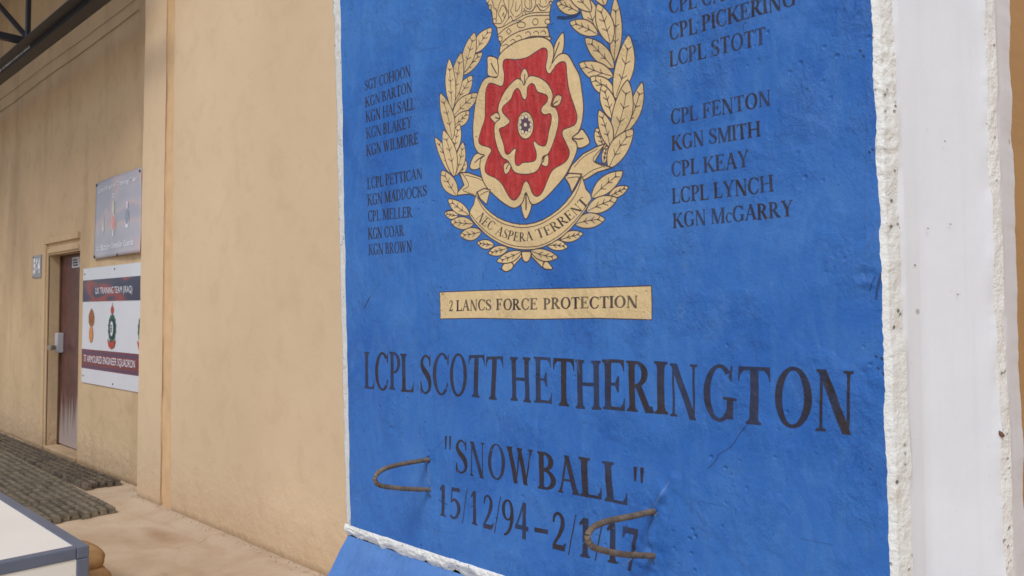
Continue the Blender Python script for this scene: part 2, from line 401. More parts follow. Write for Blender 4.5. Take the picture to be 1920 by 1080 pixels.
# rose
shape(za((205, 120), (250, 80), (310, 48), (380, 32), (440, 30), (482, 52), (503, 92), (503, 135), (494, 176), (520, 140), (550, 122), (585, 132), (620, 190), (650, 250), (664, 340), (672, 420), (664, 500), (645, 560), (608, 598),
         (632, 625), (634, 670), (608, 735), (560, 820), (500, 890), (450, 940), (400, 970), (372, 962), (346, 905), (330, 955), (300, 985), (270, 990), (230, 970), (180, 930), (130, 880), (102, 830), (88, 765), (92, 715), (112, 694),
         (80, 682), (56, 640), (48, 560), (52, 480), (62, 400), (80, 330), (108, 272), (140, 252), (184, 254), (192, 205), (188, 160)), w=1.9)
shape(za((230, 155), (290, 156), (350, 145), (400, 115), (440, 92), (464, 100), (468, 140), (458, 200), (475, 236), (495, 220), (520, 185), (550, 168), (572, 180), (578, 240), (590, 330), (620, 420), (635, 480), (620, 524), (560, 550), (552, 580),
         (575, 630), (592, 682), (570, 730), (500, 775), (470, 830), (440, 900), (410, 925), (385, 910), (365, 860), (348, 838), (330, 860), (315, 910), (285, 945), (255, 930), (215, 860), (180, 825), (130, 800), (116, 770), (130, 710),
         (151, 670), (140, 650), (95, 635), (80, 610), (95, 550), (115, 490), (118, 420), (120, 340), (135, 295), (160, 290), (205, 306), (221, 290), (225, 240), (217, 190)), RED, 1.6)
pen(za((346, 905), (347, 960), (347, 1000)), 2.4); pen(za((495, 176), (480, 205)), 1.2)
for p, v in (([(338, 302), (316, 250), (341, 204), (361, 250)], [(340, 290), (341, 260), (341, 240)]), ([(498, 412), (508, 372), (528, 354), (549, 366), (540, 402), (520, 418)], [(502, 408), (512, 398), (525, 390)]),
             ([(202, 490), (186, 454), (160, 466), (146, 480), (165, 504), (182, 516)], [(200, 486), (188, 486), (175, 482)]), ([(258, 735), (222, 745), (226, 796), (242, 796), (260, 765)], [(250, 740), (242, 755), (236, 770)]),
             ([(432, 728), (440, 750), (466, 756), (475, 722), (468, 690)], [(440, 735), (446, 722), (450, 705)])):
    shape(za(*p), w=1.5, k=3); pen(za(*v), 1.8)
shape(za((338, 300), (352, 265), (375, 247), (420, 256), (460, 282), (488, 320), (500, 360), (488, 412), (515, 430), (530, 472), (528, 530), (506, 610), (475, 682), (442, 702), (434, 735), (410, 780), (370, 798), (320, 800), (280, 786), (256, 742), (240, 722),
         (212, 705), (188, 660), (170, 590), (169, 530), (183, 502), (201, 486), (189, 440), (200, 390), (230, 330), (270, 285), (300, 263), (324, 276)), w=1.6)
shape(za((341, 382), (353, 360), (356, 315), (375, 292), (395, 300), (410, 335), (440, 347), (466, 360), (467, 390), (440, 420), (432, 445), (450, 466), (485, 462), (490, 500), (476, 560), (465, 620), (450, 642), (420, 635), (396, 614), (390, 630),
         (405, 680), (400, 720), (370, 732), (330, 735), (305, 752), (288, 740), (285, 700), (292, 660), (280, 658), (250, 686), (230, 680), (220, 630), (200, 570), (198, 545), (230, 530), (256, 505), (240, 480), (215, 450), (218, 420), (260, 380), (280, 335),
         (300, 318), (315, 335), (326, 368)), RED, 1.5)
ell = lambda cx, cy, a, b, n=14: [(cx + a * math.cos(2 * math.pi * k / n), cy + b * math.sin(2 * math.pi * k / n)) for k in range(n)]
shape(za(*ell(344, 526, 46, 77)), w=1.8, k=3)
shape(za(*ell(343, 522, 27, 44)), srgb(96, 72, 90), 1, 3)
for k in range(9):
    a = 2 * math.pi * k / 9; shape(za(*ell(343 + 31 * math.cos(a), 522 + 47 * math.sin(a), 8.5, 12, 7)), srgb(226, 208, 178), .7, 2)
shape(za(*ell(343, 522, 10, 13, 8)), srgb(226, 212, 180), .8, 2)
# ribbon band
shape(zc((282, 300), (322, 280), (356, 290), (335, 372), (300, 340)), k=1); pen(zc((300, 318), (330, 300), (352, 300)), 1.3)
shape(zc((775, 218), (800, 195), (870, 200), (815, 305), (800, 260)), k=1); pen(zc((790, 222), (855, 220), (820, 290)), 1.3)
band = [(280, 300), (290, 335), (330, 390), (400, 445), (480, 475), (560, 482), (650, 458), (740, 398), (810, 320), (852, 250), (872, 212), (895, 285), (927, 340), (850, 460), (760, 552), (650, 612), (550, 626), (450, 608), (360, 562), (290, 500), (238, 428), (262, 370)]
shape(zc(*band), k=2, w=1.8)
pen(zc((276, 318), (320, 400), (400, 465), (480, 494), (560, 500), (650, 476), (750, 410), (820, 340), (858, 262), (868, 222)), 1.4)
pen(zc((240, 418), (295, 488), (365, 548), (455, 594), (550, 610), (648, 598), (752, 540), (842, 452), (922, 345)), 1.4)
# name plate
shape([(824, 548), (900, 545), (1000, 542), (1100, 540), (1221, 536), (1222, 565), (1222, 600), (1120, 597), (1000, 599), (900, 597), (825, 598), (825, 570)], w=1.6, curve=False)

# ---- lettering: hand-cut serif capitals, drawn as polygons
T_, t_ = .145, .05
def R(x0, y0, x1, y1): return [(x0, y0), (x1, y0), (x1, y1), (x0, y1)]
def serif(x, y, hw=.1, w=T_, up=True):
    s = 1 if up else -1
    return [(x - hw, y), (x + hw, y), (x + hw, y + .028 * s), (x + w * .62, y + .05 * s), (x + w / 2, y + .12 * s), (x - w / 2, y + .12 * s), (x - w * .62, y + .05 * s), (x - hw, y + .028 * s)]
def stem(x, w=T_, y0=0, y1=1, sb=True, st=True, hw=None):
    hw = hw or (w / 2 + .065); o = [R(x - w / 2, y0, x + w / 2, y1)]
    if sb: o.append(serif(x, y0, hw, w))
    if st: o.append(serif(x, y1, hw, w, False))
    return o
def diag(x0, y0, x1, y1, w): return [(x0 - w / 2, y0), (x0 + w / 2, y0), (x1 + w / 2, y1), (x1 - w / 2, y1)]
def arc(cx, cy, rx, ry, a0, a1, w=T_, t=t_, n=22):
    A = np.radians(np.linspace(a0, a1, n))
    o = [(cx + rx * math.cos(a), cy + ry * math.sin(a)) for a in A]; i = [(cx + (rx - w) * math.cos(a), cy + (ry - t) * math.sin(a)) for a in A[::-1]]
    return o + i
def brush(pts, k=5):
    p = np.array(pts, float); c = cat(p, k, False); xy = c[:, :2]; w = c[:, 2]
    d = np.gradient(xy, axis=0); n = np.stack([-d[:, 1], d[:, 0]], 1) / np.maximum(1e-6, np.hypot(d[:, 0], d[:, 1]))[:, None]
    return [tuple(q) for q in np.vstack([xy + n * w[:, None] / 2, (xy - n * w[:, None] / 2)[::-1]])]
def arm(x0, x1, y, s, h=.16):      # arm of E, F, L, T with a pointed end
    return [(x0, y), (x1, y), (x1 + .012, y + s * h), (x1 - .02, y + s * h * .55), (x1 - .09, y + s * t_), (x0, y + s * t_)]
SP = [(.47, .74, .03), (.44, .88, .04), (.29, .97, .05), (.14, .89, .08), (.10, .74, .13), (.20, .59, .16), (.36, .46, .17), (.46, .31, .15), (.44, .12, .09), (.27, .03, .05), (.12, .09, .04), (.06, .27, .03)]
G = {
 'A': (.74, [diag(.10, 0, .37, .99, .055), diag(.62, 0, .37, 1, .15), R(.2, .33, .52, .375), serif(.10, 0, .09, .05), serif(.62, 0, .12, .14)]),
 'B': (.62, stem(.14) + [arc(.24, .755, .29, .245, -90, 90), arc(.24, .265, .35, .265, -90, 90), R(.14, .95, .26, 1), R(.14, 0, .26, .05), R(.14, .49, .26, .535)]),
 'C': (.70, [arc(.38, .5, .36, .52, 48, 312, .14, .05, 34), [(.60, .80), (.655, .72), (.665, .99), (.64, .99)], [(.60, .13), (.66, .26), (.63, .3), (.58, .2)]]),
 'D': (.72, stem(.14) + [arc(.26, .5, .42, .5, -90, 90), R(.14, .95, .28, 1), R(.14, 0, .28, .05)]),
 'E': (.62, stem(.14) + [arm(.14, .55, 1, -1, .22), arm(.14, .57, 0, 1, .24), R(.14, .49, .42, .535), [(.40, .36), (.425, .36), (.425, .67), (.40, .67), (.34, .535), (.34, .49)]]),
 'F': (.58, stem(.14) + [arm(.14, .53, 1, -1, .24), R(.14, .49, .40, .535), [(.39, .36), (.41, .36), (.41, .67), (.39, .67), (.33, .535), (.33, .49)]]),
 'G': (.76, [arc(.38, .5, .36, .52, 48, 318, .14, .05, 34), [(.60, .80), (.655, .72), (.665, .99), (.64, .99)], R(.56, .04, .69, .4), R(.48, .385, .76, .42)]),
 'H': (.80, stem(.14) + stem(.66) + [R(.14, .485, .66, .54)]),
 'I': (.30, stem(.15)),
 'K': (.76, stem(.14) + [diag(.2, .42, .60, 1, .06), diag(.64, 0, .32, .58, .16), serif(.60, 1, .1, .05, False), serif(.65, 0, .11, .15)]),
 'L': (.58, stem(.14) + [arm(.14, .55, 0, 1, .28)]),
 'M': (.94, stem(.12, .05) + stem(.80, T_) + [diag(.46, 0, .17, 1, .15), diag(.46, 0, .77, 1, .06)]),
 'N': (.78, stem(.13, .045) + stem(.65, .045, .03, 1, False) + [diag(.63, -.03, .14, 1, .16)]),
 'O': (.78, [arc(.39, .5, .37, .52, 0, 360, .14, .05, 44)]),
 'P': (.58, stem(.14) + [arc(.24, .72, .31, .28, -90, 90), R(.14, .95, .26, 1), R(.14, .44, .26, .485)]),
 'R': (.70, stem(.14) + [arc(.24, .74, .30, .26, -90, 90), R(.14, .95, .26, 1), R(.14, .48, .28, .525), diag(.58, 0, .30, .52, .155), serif(.6, 0, .1, .13)]),
 'S': (.54, [brush(SP), [(.45, .70), (.49, .70), (.49, 1.0), (.455, .95)], [(.035, .30), (.07, .30), (.075, .02), (.04, .02)]]),
 'T': (.66, stem(.33, T_, 0, 1, True, False) + [arm(.33, .62, 1, -1, .24), [(x_, y_) for x_, y_ in [(.33, 1), (.04, 1), (.028, .76), (.06, .87), (.13, .95), (.33, .95)]]]),
 'W': (1.0, [diag(.30, 0, .10, 1, .14), diag(.30, 0, .47, 1, .05), diag(.66, 0, .46, 1, .14), diag(.66, 0, .86, 1, .05), serif(.10, 1, .1, .14, False), serif(.47, 1, .1, .14, False), serif(.86, 1, .08, .05, False)]),
 'Y': (.72, [diag(.36, .42, .12, 1, .14), diag(.36, .42, .60, 1, .05), R(.29, 0, .43, .46), serif(.36, 0, .14, .14), serif(.12, 1, .11, .14, False), serif(.6, 1, .09, .05, False)]),
 'c': (.44, [arc(.24, .32, .21, .33, 50, 315, .09, .04, 24), [(.36, .5), (.41, .46), (.42, .6), (.4, .6)]]),
 '1': (.42, stem(.22, .13, 0, 1, True, False, .13) + [[(.16, 1), (.06, .84), (.08, .80), (.17, .88)]]),
 '2': (.58, [brush([(.07, .72, .05), (.12, .90, .07), (.27, .97, .06), (.42, .86, .11), (.43, .66, .14), (.30, .40, .10), (.14, .18, .07), (.06, .06, .06)]), [(.04, 0), (.50, 0), (.55, .2), (.52, .2), (.46, .13), (.10, .12)]]),
 '4': (.60, [R(.34, 0, .47, 1), diag(.06, .28, .37, 1, .06), R(.03, .25, .57, .36)]),
 '5': (.54, [R(.12, .86, .48, .98), diag(.10, .50, .14, .98, .045), brush([(.09, .50, .05), (.24, .60, .08), (.42, .48, .14), (.45, .28, .14), (.34, .08, .09), (.18, .03, .07), (.07, .1, .08)])]),
 '7': (.52, [R(.05, .84, .49, .98), diag(.24, -.08, .44, .9, .10), [(.05, .98), (.03, .72), (.06, .72), (.12, .84)]]),
 '9': (.56, [arc(.28, .70, .23, .30, 0, 360, .11, .04, 30), brush([(.45, .74, .10), (.46, .5, .11), (.38, .22, .09), (.24, .04, .06), (.12, -.02, .04)])]),
 '/': (.34, [diag(.04, -.06, .30, 1.04, .035)]), '-': (.42, [R(.04, .3, .38, .4)]),
 '"': (.34, [[(.05, .97), (.12, .97), (.10, .62), (.07, .62)], [(.22, .97), (.29, .97), (.27, .62), (.24, .62)]]),
 ' ': (.26, []),
}
rt = random.Random(7)
def layout(s, sp=.03):
    x = 0; out = []
    for c in s:
        w, pr = G[c]; out.append((x, pr)); x += w + sp
    return out, x - sp
def dens(poly, st=.12):
    out = []; n = len(poly)
    for k in range(n):
        a, b = poly[k], poly[(k + 1) % n]; m = max(1, int(math.hypot(a[0] - b[0], a[1] - b[1]) / st))
        out += [(a[0] + (b[0] - a[0]) * j / m, a[1] + (b[1] - a[1]) * j / m) for j in range(m)]
    return out
def text(s, bl, br, tl, tr, al=1.0, wob=.012, fat=.8, spans=None):
    gl, Wd = layout(s)
    BL, BR, TL, TR = (np.array(P2T(*p)) for p in (bl, br, tl, tr))
    for gi, (x, pr) in enumerate(gl):
        ft = fat[gi] if hasattr(fat, '__len__') else fat
        jy = rt.uniform(-.02, .02); js = rt.uniform(-.015, .015); ph = rt.uniform(0, 99); la = al * rt.uniform(.82, 1)
        if not pr: continue
        gx0 = min(p_[0] for l_ in pr for p_ in l_); gx1 = max(p_[0] for l_ in pr for p_ in l_)
        for poly in pr:
            q = np.array(dens(poly)); u = (q[:, 0] + x + js * q[:, 1]); v = q[:, 1] + jy
            u = u + wob * vnoise(q[:, 1] * 3 + ph, q[:, 0] * 3 + x); v = v + wob * vnoise(q[:, 0] * 3 + ph + 40, q[:, 1] * 3 + x)
            
            if spans:
                ua, ub = ((P2T(p_, bl[1])[0] - BL[0]) / (BR[0] - BL[0]) for p_ in spans[gi])
                u = ua + (u - x - gx0) / (gx1 - gx0) * (ub - ua); u = u[:, None]; v = v[:, None]
            else: u = (u / Wd)[:, None]; v = v[:, None]
            T = (BL * (1 - u) + BR * u) * (1 - v) + (TL * (1 - u) + TR * u) * v
            r = fill_mask(T)
            if r:
                m, x0, y0 = r; A = TXT[y0:y0 + m.shape[0], x0:x0 + m.shape[1]]; np.maximum(A, m * la, out=A)
            if ft: lineT(T, ft, None, True, la, TXT)
rowsL = (('SGT COHOON', 683.7, 170, 152, 770, 142.6, 121.5), ('KGN BARTON', 684.8, 201.8, 183, 772.6, 172, 152), ('KGN HALSALL', 686, 229.6, 209, 778, 204.4, 183),
         ('KGN BLAKEY', 686.7, 260, 240, 772, 239, 218.5), ('KGN WILMORE', 686.7, 292.6, 272, 784.4, 269.6, 249), ('LCPL PETTICAN', 688.5, 354.8, 334, 791.5, 334, 315),
         ('KGN MADDOCKS', 689, 386, 365, 800, 367, 347), ('CPL MELLER', 689.6, 415.5, 395.5, 772.6, 406.7, 387), ('KGN COAR', 690, 449, 428, 757, 441.5, 421.5), ('KGN BROWN', 691, 478.5, 458.5, 772, 472, 451))
for s, x0, b0, c0, x1, b1, c1 in rowsL: text(s, (x0, b0), (x1, b1), (x0 - .6, c0), (x1 - .6, c1), .94, fat=.9)
rowsR = (('CPL CA', 1254.5, 27, -2, 1358, 2, -29), ('CPL PICKERING', 1255.4, 76.7, 47.7, 1492, 10, -22), ('LCPL STOTT', 1255.4, 125.7, 97, 1436.5, 82, 50), ('CPL FENTON', 1257.5, 234.3, 206.6, 1446, 197, 168),
         ('KGN SMITH', 1258.8, 283, 255, 1426, 255.6, 226.7), ('CPL KEAY', 1258.8, 332, 304, 1404.5, 313, 282), ('LCPL LYNCH', 1259.6, 382, 353.6, 1450.5, 359, 328), ('KGN McGARRY', 1261.8, 428, 400.5, 1487.6, 405.6, 375))
for s, x0, b0, c0, x1, b1, c1 in rowsR: text(s, (x0, b0), (x1, b1), (x0 - 1, c0), (x1 - 1, c1), .97, fat=.7)
for s, a, b in (('2', 125, 147), ('LANCS', 165, 362), ('FORCE', 390, 622), ('PROTECTION', 655, 1188)):
    f = lambda x, y0, y1: (800 + x / 3, 260 + (y0 + (y1 - y0) * (x - 125) / 1063) / 3)
    text(s, f(a, 970, 950), f(b, 970, 950), f(a, 910, 884), f(b, 910, 884), .95)
sp4 = lambda *L: [(660 + a / 3.84, 660 + b / 3.84) for a, b in L]; sp5 = lambda *L: [(1140 + a / 3.84, 1140 + b / 3.84) for a, b in L]; sp6 = lambda *L: [(640 + a / 3.097, 640 + b / 3.097) for a, b in L]
text('LCPL', (683.4, 727), (774.6, 735), (683, 659), (774, 663), fat=1.2, spans=sp4((88, 160), (168, 260), (268, 347), (350, 443)))
text('SCOTT', (789, 738), (936, 749), (789, 663.5), (939, 668.5), fat=[.9, 1, .8, 1.4, 1.6], spans=sp4((493, 570), (581, 690), (703, 823), (833, 947), (955, 1074)))
text('HETHERINGTON', (957, 751), (1594, 811), (955, 669.5), (1597, 694), fat=[1.8, 1.2, 1.8, 1.8, 1.8, 1.4, 1.6, 1, 1.4, 1.8, 1.4, 1],
     spans=sp4((1142, 1285), (1312, 1438), (1450, 1598), (1612, 1790)) + [(1130.5, 1171)] + sp5((135, 325), (336, 426), (445, 640), (685, 918), (935, 1160), (1197, 1455), (1495, 1755)))
text('"', (832, 885), (848, 887), (832, 816), (848, 817), fat=1.2)
text('SNOWBALL', (855, 886), (1175, 946), (855, 823), (1170, 871), fat=[.6, .5, .5, .6, 1.6, 1.2, 2, 2.2], spans=sp6((665, 732), (745, 830), (850, 950), (963, 1118), (1140, 1245), (1258, 1380), (1386, 1510), (1528, 1658)))
text('"', (1184, 950), (1209, 953), (1184, 873), (1209, 876), fat=2)
text('15/12/94', (825, 967), (989, 1012), (825, 909), (989, 944), fat=[1, .6, .2, .8, 1, .5, 1.2, 1.6], spans=sp6((568, 607), (630, 690), (700, 732), (753, 790), (822, 882), (886, 928), (935, 1000), (1010, 1084)))
text('-', (1000, 1016), (1030, 1022), (1000, 952), (1030, 958), fat=2.4)
text('2/1/17', (1036, 1029), (1196, 1066), (1036, 959), (1196, 991), fat=[1.6, .8, 1.8, .8, 1.8, 1.4], spans=sp6((1226, 1302), (1316, 1362), (1383, 1442), (1470, 1522), (1543, 1602), (1632, 1722)))
# motto on the ribbon
def arc_text(s, curve, cap):
    c = cat(curve, 8, False); seg = np.hypot(*np.diff(c, axis=0).T); L = np.concatenate([[0], np.cumsum(seg)])
    gl, Wd = layout(s)
    for x, pr in gl:
        for poly in pr:
            out = []
            for (u, v) in dens(poly):
                d = (u + x) / Wd * L[-1]; k = min(len(c) - 2, max(0, int(np.searchsorted(L, d)) - 1)); f = (d - L[k]) / max(1e-6, seg[k])
                p = c[k] + (c[k + 1] - c[k]) * f; tg = c[min(k + 3, len(c) - 1)] - c[max(0, k - 2)]; n = np.array((tg[1], -tg[0])); n = n / np.hypot(*n)
                out.append(tuple(p + n * v * cap))
            T = toT(zc(*out)); r = fill_mask(T)
            if r:
                m, x0, y0 = r; A = TXT[y0:y0 + m.shape[0], x0:x0 + m.shape[1]]; np.maximum(A, m * .9, out=A)
arc_text('NEC', [(274, 447), (305, 480), (335, 502), (362, 518)], 52); arc_text('ASPERA', [(380, 536), (440, 562), (520, 580), (598, 572)], 52); arc_text('TERRENT', [(622, 566), (700, 535), (780, 482), (850, 425), (912, 362)], 54)
# brush wear in the lettering, then lay it on
yy, xx = np.mgrid[0:TH, 0:TW]
def coarse(sx, sy, seed, o=3):
    return fbm((xx[::4, ::4] * MPP * sx), (yy[::4, ::4] * MPP * sy), o, seed).repeat(4, 0).repeat(4, 1)[:TH, :TW]
wear = coarse(60, 25, 3)
al = np.clip(TXT * np.clip(1.04 + .16 * wear, .6, 1.1), 0, 1)
a4 = al[..., None]; IMG[..., :3] = IMG[..., :3] * (1 - a4) + np.array(INK) * (1 + .25 * wear[..., None]) * a4; IMG[..., 3] = np.maximum(IMG[..., 3], al)
# brush streaks in the red and cream
st = coarse(150, 35, 9)[..., None]
isred = ((IMG[..., 0] > IMG[..., 1] * 4) & (IMG[..., 3] > .5))[..., None]
IMG[..., :3] = np.where(isred, IMG[..., :3] * (1 + .16 * st) + np.array((.05, .045, .045)) * np.clip(st + .1, 0, 1), IMG[..., :3] * (1 + .04 * st))
# scratches, cracks and knocks in the paint
SCR = srgb(122, 160, 214); CRK = srgb(28, 52, 92)
def scratch(pts, w, al, col=SCR): lineT(toT(cat(pts, 6, False) if len(pts) > 2 else pts), w, col, False, al)
for p, w, a in ((((1262, 912), (1330, 985), (1410, 1072), (1430, 1095)), 1.4, .45), (((1300, 915), (1328, 938)), 1.2, .3), (((1468, 1020), (1500, 1060), (1520, 1090)), 2.0, .3), (((1255, 905), (1240, 930), (1225, 952)), 3.5, .35),
                (((930, 985), (885, 1028)), 1.5, .35), (((1110, 1000), (1040, 1078)), 1.5, .35), (((815, 995), (860, 1002)), 2.2, .25), (((900, 1018), (945, 1030)), 1.6, .25), (((820, 1018), (838, 1036)), 2, .3),
                (((1625, 150), (1622, 350), (1620, 560)), 1.2, .25), (((1645, 420), (1625, 470), (1608, 530)), 1.4, .25), (((1085, 120), (1095, 180)), 1.0, .2), (((1350, 45), (1335, 110), (1330, 165)), 1.2, .3), (((962, 105), (985, 140)), 1.2, .3),
                (((860, 965), (850, 1000)), 1.2, .3), (((760, 1000), (740, 1020)), 1.2, .2), (((1365, 655), (1380, 642)), 1.6, .3)):
    scratch(p, w, a)
for p, w, a in ((((1400, 797), (1385, 815), (1375, 832), (1360, 845), (1348, 852), (1340, 866), (1325, 880)), 1.5, .75), (((683, 577), (693, 557)), 3.2, .85), (((1180, 300), (1240, 305)), .6, .1), (((835, 822), (812, 846)), 1.2, .5), (((825, 905), (822, 1000), (820, 1022)), 1.0, .3),
                (((1395, 40), (1390, 85), (1386, 102)), 1.3, .5), (((1500, 1010), (1530, 1016), (1560, 1022)), 1.6, .3), (((1640, 520), (1630, 545)), 2.4, .6), (((1652, 515), (1645, 540), (1642, 560)), 3.4, .7), (((1046, 33), (1060, 34), (1078, 31), (1086, 25)), 6.5, .95), (((960, 40), (975, 38)), 3, .5), (((1033, 46), (1038, 43)), 2.2, .6),
                (((780, 98), (800, 92), (818, 90), (840, 82)), 1.0, .4), (((1170, 405), (1180, 401)), 1.4, .4), (((1268, 935), (1255, 970), (1238, 1035)), 1.2, .25), (((905, 510), (907, 525)), 1.4, .5), (((848, 500), (856, 495)), 1.4, .4), (((1080, 980), (1180, 960)), .8, .1), (((1310, 940), (1360, 950)), 1.4, .3),
                (((803, 856), (800, 880), (803, 900), (806, 935)), 3.2, .45), (((1226, 960), (1215, 1000), (1224, 1045)), 3.0, .35), (((822, 938), (838, 946)), 3.5, .5), (((1170, 1000), (1175, 985), (1182, 1008)), 2.5, .4), (((738, 505), (740, 530), (730, 545)), 1.0, .25)):
    scratch(p, w, a, CRK)
for x, y in ((804, 861), (806, 923), (1227, 960), (1222, 1049)):
    for k in range(7): 
        q = random.Random(k * 7 + x); scratch(((x + q.uniform(-6, 5), y + q.uniform(-7, 8)), (x + q.uniform(-6, 6), y + q.uniform(-8, 9))), q.uniform(2, 4.5), q.uniform(.35, .8), srgb(30, 50, 92) if k % 3 else srgb(136, 164, 204))
for p, w, a in ((((1258, 898), (1248, 918), (1236, 938)), 5, .22), (((804, 880), (802, 900), (806, 910)), 4, .4), (((1195, 1030), (1180, 1050), (1165, 1062)), 4, .3)): scratch(p, w, a, srgb(140, 172, 216))
r5 = random.Random(11)
for k in range(190):
    x, y = r5.uniform(650, 1655), r5.uniform(0, 1060)
    if r5.random() < .35: x = r5.uniform(1600, 1655)
    c, s_ = math.cos(r5.uniform(0, 6)), math.sin(r5.uniform(0, 6)); L = r5.uniform(.5, 4)
    scratch(((x, y), (x + c * L, y + s_ * L)), r5.uniform(.5, 2.0) * (1 if r5.random() < .9 else 1.6), r5.uniform(.15, .6), CRK if r5.random() < .6 else SCR)
for x, y in ((1641, 668), (1652, 672), (1645, 690), (1655, 700), (1612, 95), (1618, 105), (1629, 285), (1635, 280)):
    scratch(((x, y), (x + 2, y + 2)), 3.0, .7, srgb(24, 34, 52))
# soft brush drags and scuffs
for k in range(60):
    x, y = r5.uniform(645, 1650), r5.uniform(0, 1070); L = r5.uniform(15, 60); dx_ = r5.uniform(-4, 6)
    if r5.random() < .3: x = r5.uniform(645, 720)
    scratch([(x + dx_ * t, y + L * t) for t in (0, .5, 1)], r5.uniform(1.2, 5), r5.uniform(.05, .14), srgb(128, 162, 210))
IMG[..., :3] = np.clip(IMG[..., :3], 0, 1)
# keep edge texels coloured so that filtering does not darken them
img = bpy.data.images.new('mural_paint', TW, TH, alpha=True, float_buffer=False)
img.colorspace_settings.name = 'sRGB'; img.alpha_mode = 'CHANNEL_PACKED'
out = IMG.copy(); e = out[..., :3]; out[..., :3] = np.where(e <= .0031308, e * 12.92, 1.055 * np.power(np.maximum(e, 1e-6), 1 / 2.4) - .055)
none = out[..., 3] == 0; out[none, :3] = (.28, .26, .28)
img.pixels.foreach_set(np.clip(out, 0, 1).astype(np.float32).reshape(-1)); img.update(); img.pack()

def blue_paint(with_art):
    m = Mat('blue_mural_paint' if with_art else 'blue_foot_paint', .5, .35)
    a, b = (srgb(40, 100, 180), srgb(62, 120, 194)) if with_art else (srgb(74, 120, 188), srgb(98, 142, 204))
    c = m.mix(m.ramp(m.noise(2.2, 5, .6, dist=.8), (.36, 0.), (.66, 1.)), a, b)
    c = m.mix(m.math('MULTIPLY', m.ramp(m.noise(9, 5, .65, (1.6, 1, .6), 1.5), (.46, 0.), (.74, 1.)), .34), c, srgb(88, 138, 198))
    c = m.mix(m.math('MULTIPLY', m.ramp(m.noise(60, 5, .7, (1, 1, .35)), (.5, 0.), (.8, 1.)), .3), c, srgb(30, 78, 156) if with_art else srgb(64, 104, 168))
    c = m.mix(m.math('MULTIPLY', m.ramp(m.noise(22, 6, .7, dist=2), (.62, 0.), (.76, 1.)), .35), c, srgb(120, 150, 190))
    if with_art:
        t = m.n('ShaderNodeTexImage'); t.image = img; t.interpolation = 'Linear'; t.extension = 'CLIP'
        uv = m.n('ShaderNodeUVMap'); uv.uv_map = 'UVMap'; m.l(uv.outputs[0], t.inputs[0])
        art = m.mix(m.math('MULTIPLY', m.ramp(m.noise(30, 5, .7), (.4, 0.), (.8, 1.)), .22), t.outputs['Color'], srgb(150, 140, 130), 'MIX')
        c = m.mix(t.outputs['Alpha'], c, m.mix(.65, art, t.outputs['Color']))
    m.color(c)
    m.rough(m.ramp(m.noise(12, 4), (.3, .42), (.7, .62)))
    low = m.ramp(m.noise(8, 3, .5), (.45, .2), (.65, 1.))
    v = m.n('ShaderNodeTexVoronoi'); v.inputs['Scale'].default_value = 38; m.l(m.pos, v.inputs['Vector'])
    pit = m.math('MULTIPLY', m.ramp(v.outputs['Distance'], (.06, 1.), (.2, 0.)), m.ramp(m.noise(7, 4, .6), (.54, 0.), (.62, 1.)))
    m.bump((m.noise(3, 3, .5), .15, .02), (m.math('MULTIPLY', m.noise(40, 6, .7, (1.3, 1, .9), .3), low), .75, .011), (m.noise(110, 5, .7, (1, 1, .6)), .6, .0035), (m.math('SUBTRACT', 1, pit), .7, .004), (m.noise(420, 2), .15, .0008))
    return m.m
M_MURAL = blue_paint(True); M_BLUE = blue_paint(False)

# ------------------------------------------------------------------ ground
def ground():
    bm = bmesh.new()
    v = [bm.verts.new(p) for p in ((-300, -300, 0), (300, -300, 0), (300, 300, 0), (-300, 300, 0))]; bm.faces.new(v)
    return tag(bm_obj('ground', bm, M_GROUND), kind='structure')
ground()

# ------------------------------------------------------------------ tan building
XP = at(258, 600, Y=YT).x                        # edge where the wall steps back
bld = empty('tan_building', (-4, 2.7, 0))
tag(bld, 'tan painted concrete building wall running the whole width behind the blue panel', 'building')
def wall(name, x0, x1, z0, z1, Y, mat, parent, step=.06, amp=.004, wob0=0, wob1=0, seed=1, e0=None, e1=None):
    nx = max(2, int((x1 - x0) / step) + 1); nz = max(2, int((z1 - z0) / step) + 1)
    X, Z_ = np.meshgrid(np.linspace(x0, x1, nx), np.linspace(z0, z1, nz))
    t = (X - x0) / (x1 - x0)
    if e0 or e1:
        XL_ = e0(Z_) if e0 else X * 0 + x0; XR_ = e1(Z_) if e1 else X * 0 + x1; X = XL_ + (XR_ - XL_) * t
    X2 = X + wob0 * (1 - t) ** 20 * fbm(Z_ * 3, Z_ * 0 + 5, 3, seed) + wob1 * t ** 20 * fbm(Z_ * 3, Z_ * 0 + 9, 3, seed + 3)
    D = amp * fbm(X * 1.3, Z_ * 1.3, 3, seed) + amp * 1.5 * np.clip(.5 - Z_, 0, .5) * 2 * fbm(X * 7, Z_ * 7, 3, seed + 7)
    edge = np.minimum(1, np.minimum(t * (x1 - x0), (1 - t) * (x1 - x0)) / .1)
    return grid(name, np.stack([X2, Y + D * edge, Z_], -1), mat, parent)
HT = 7.0
def lean(p0, p1, Y):
    a, b = at(*p0, Y=Y), at(*p1, Y=Y); return lambda z: a.x + (b.x - a.x) * (z - a.z) / (b.z - a.z)
eP = lean((274, 0), (257, 925), YT); eJ0 = lean((314, 0), (301, 930), YT); eJ1 = lean((328, 0), (320, 930), YT)
XP = min(float(eP(0)), float(eP(7.0)))
xj0, xj1 = float(eJ0(1.6)), float(eJ1(1.6))
wall('main_wall', xj1, -1.2, 0, HT, YT, M_TAN, bld, .05, .004, .012, 0, 2, e0=eJ1)
M_TAN_SHADED = tan_paint('shaded_tan_paint', srgb(178, 140, 96), srgb(140, 106, 70), .4)  # same tan wall, with the shade behind the blast wall put into its colour
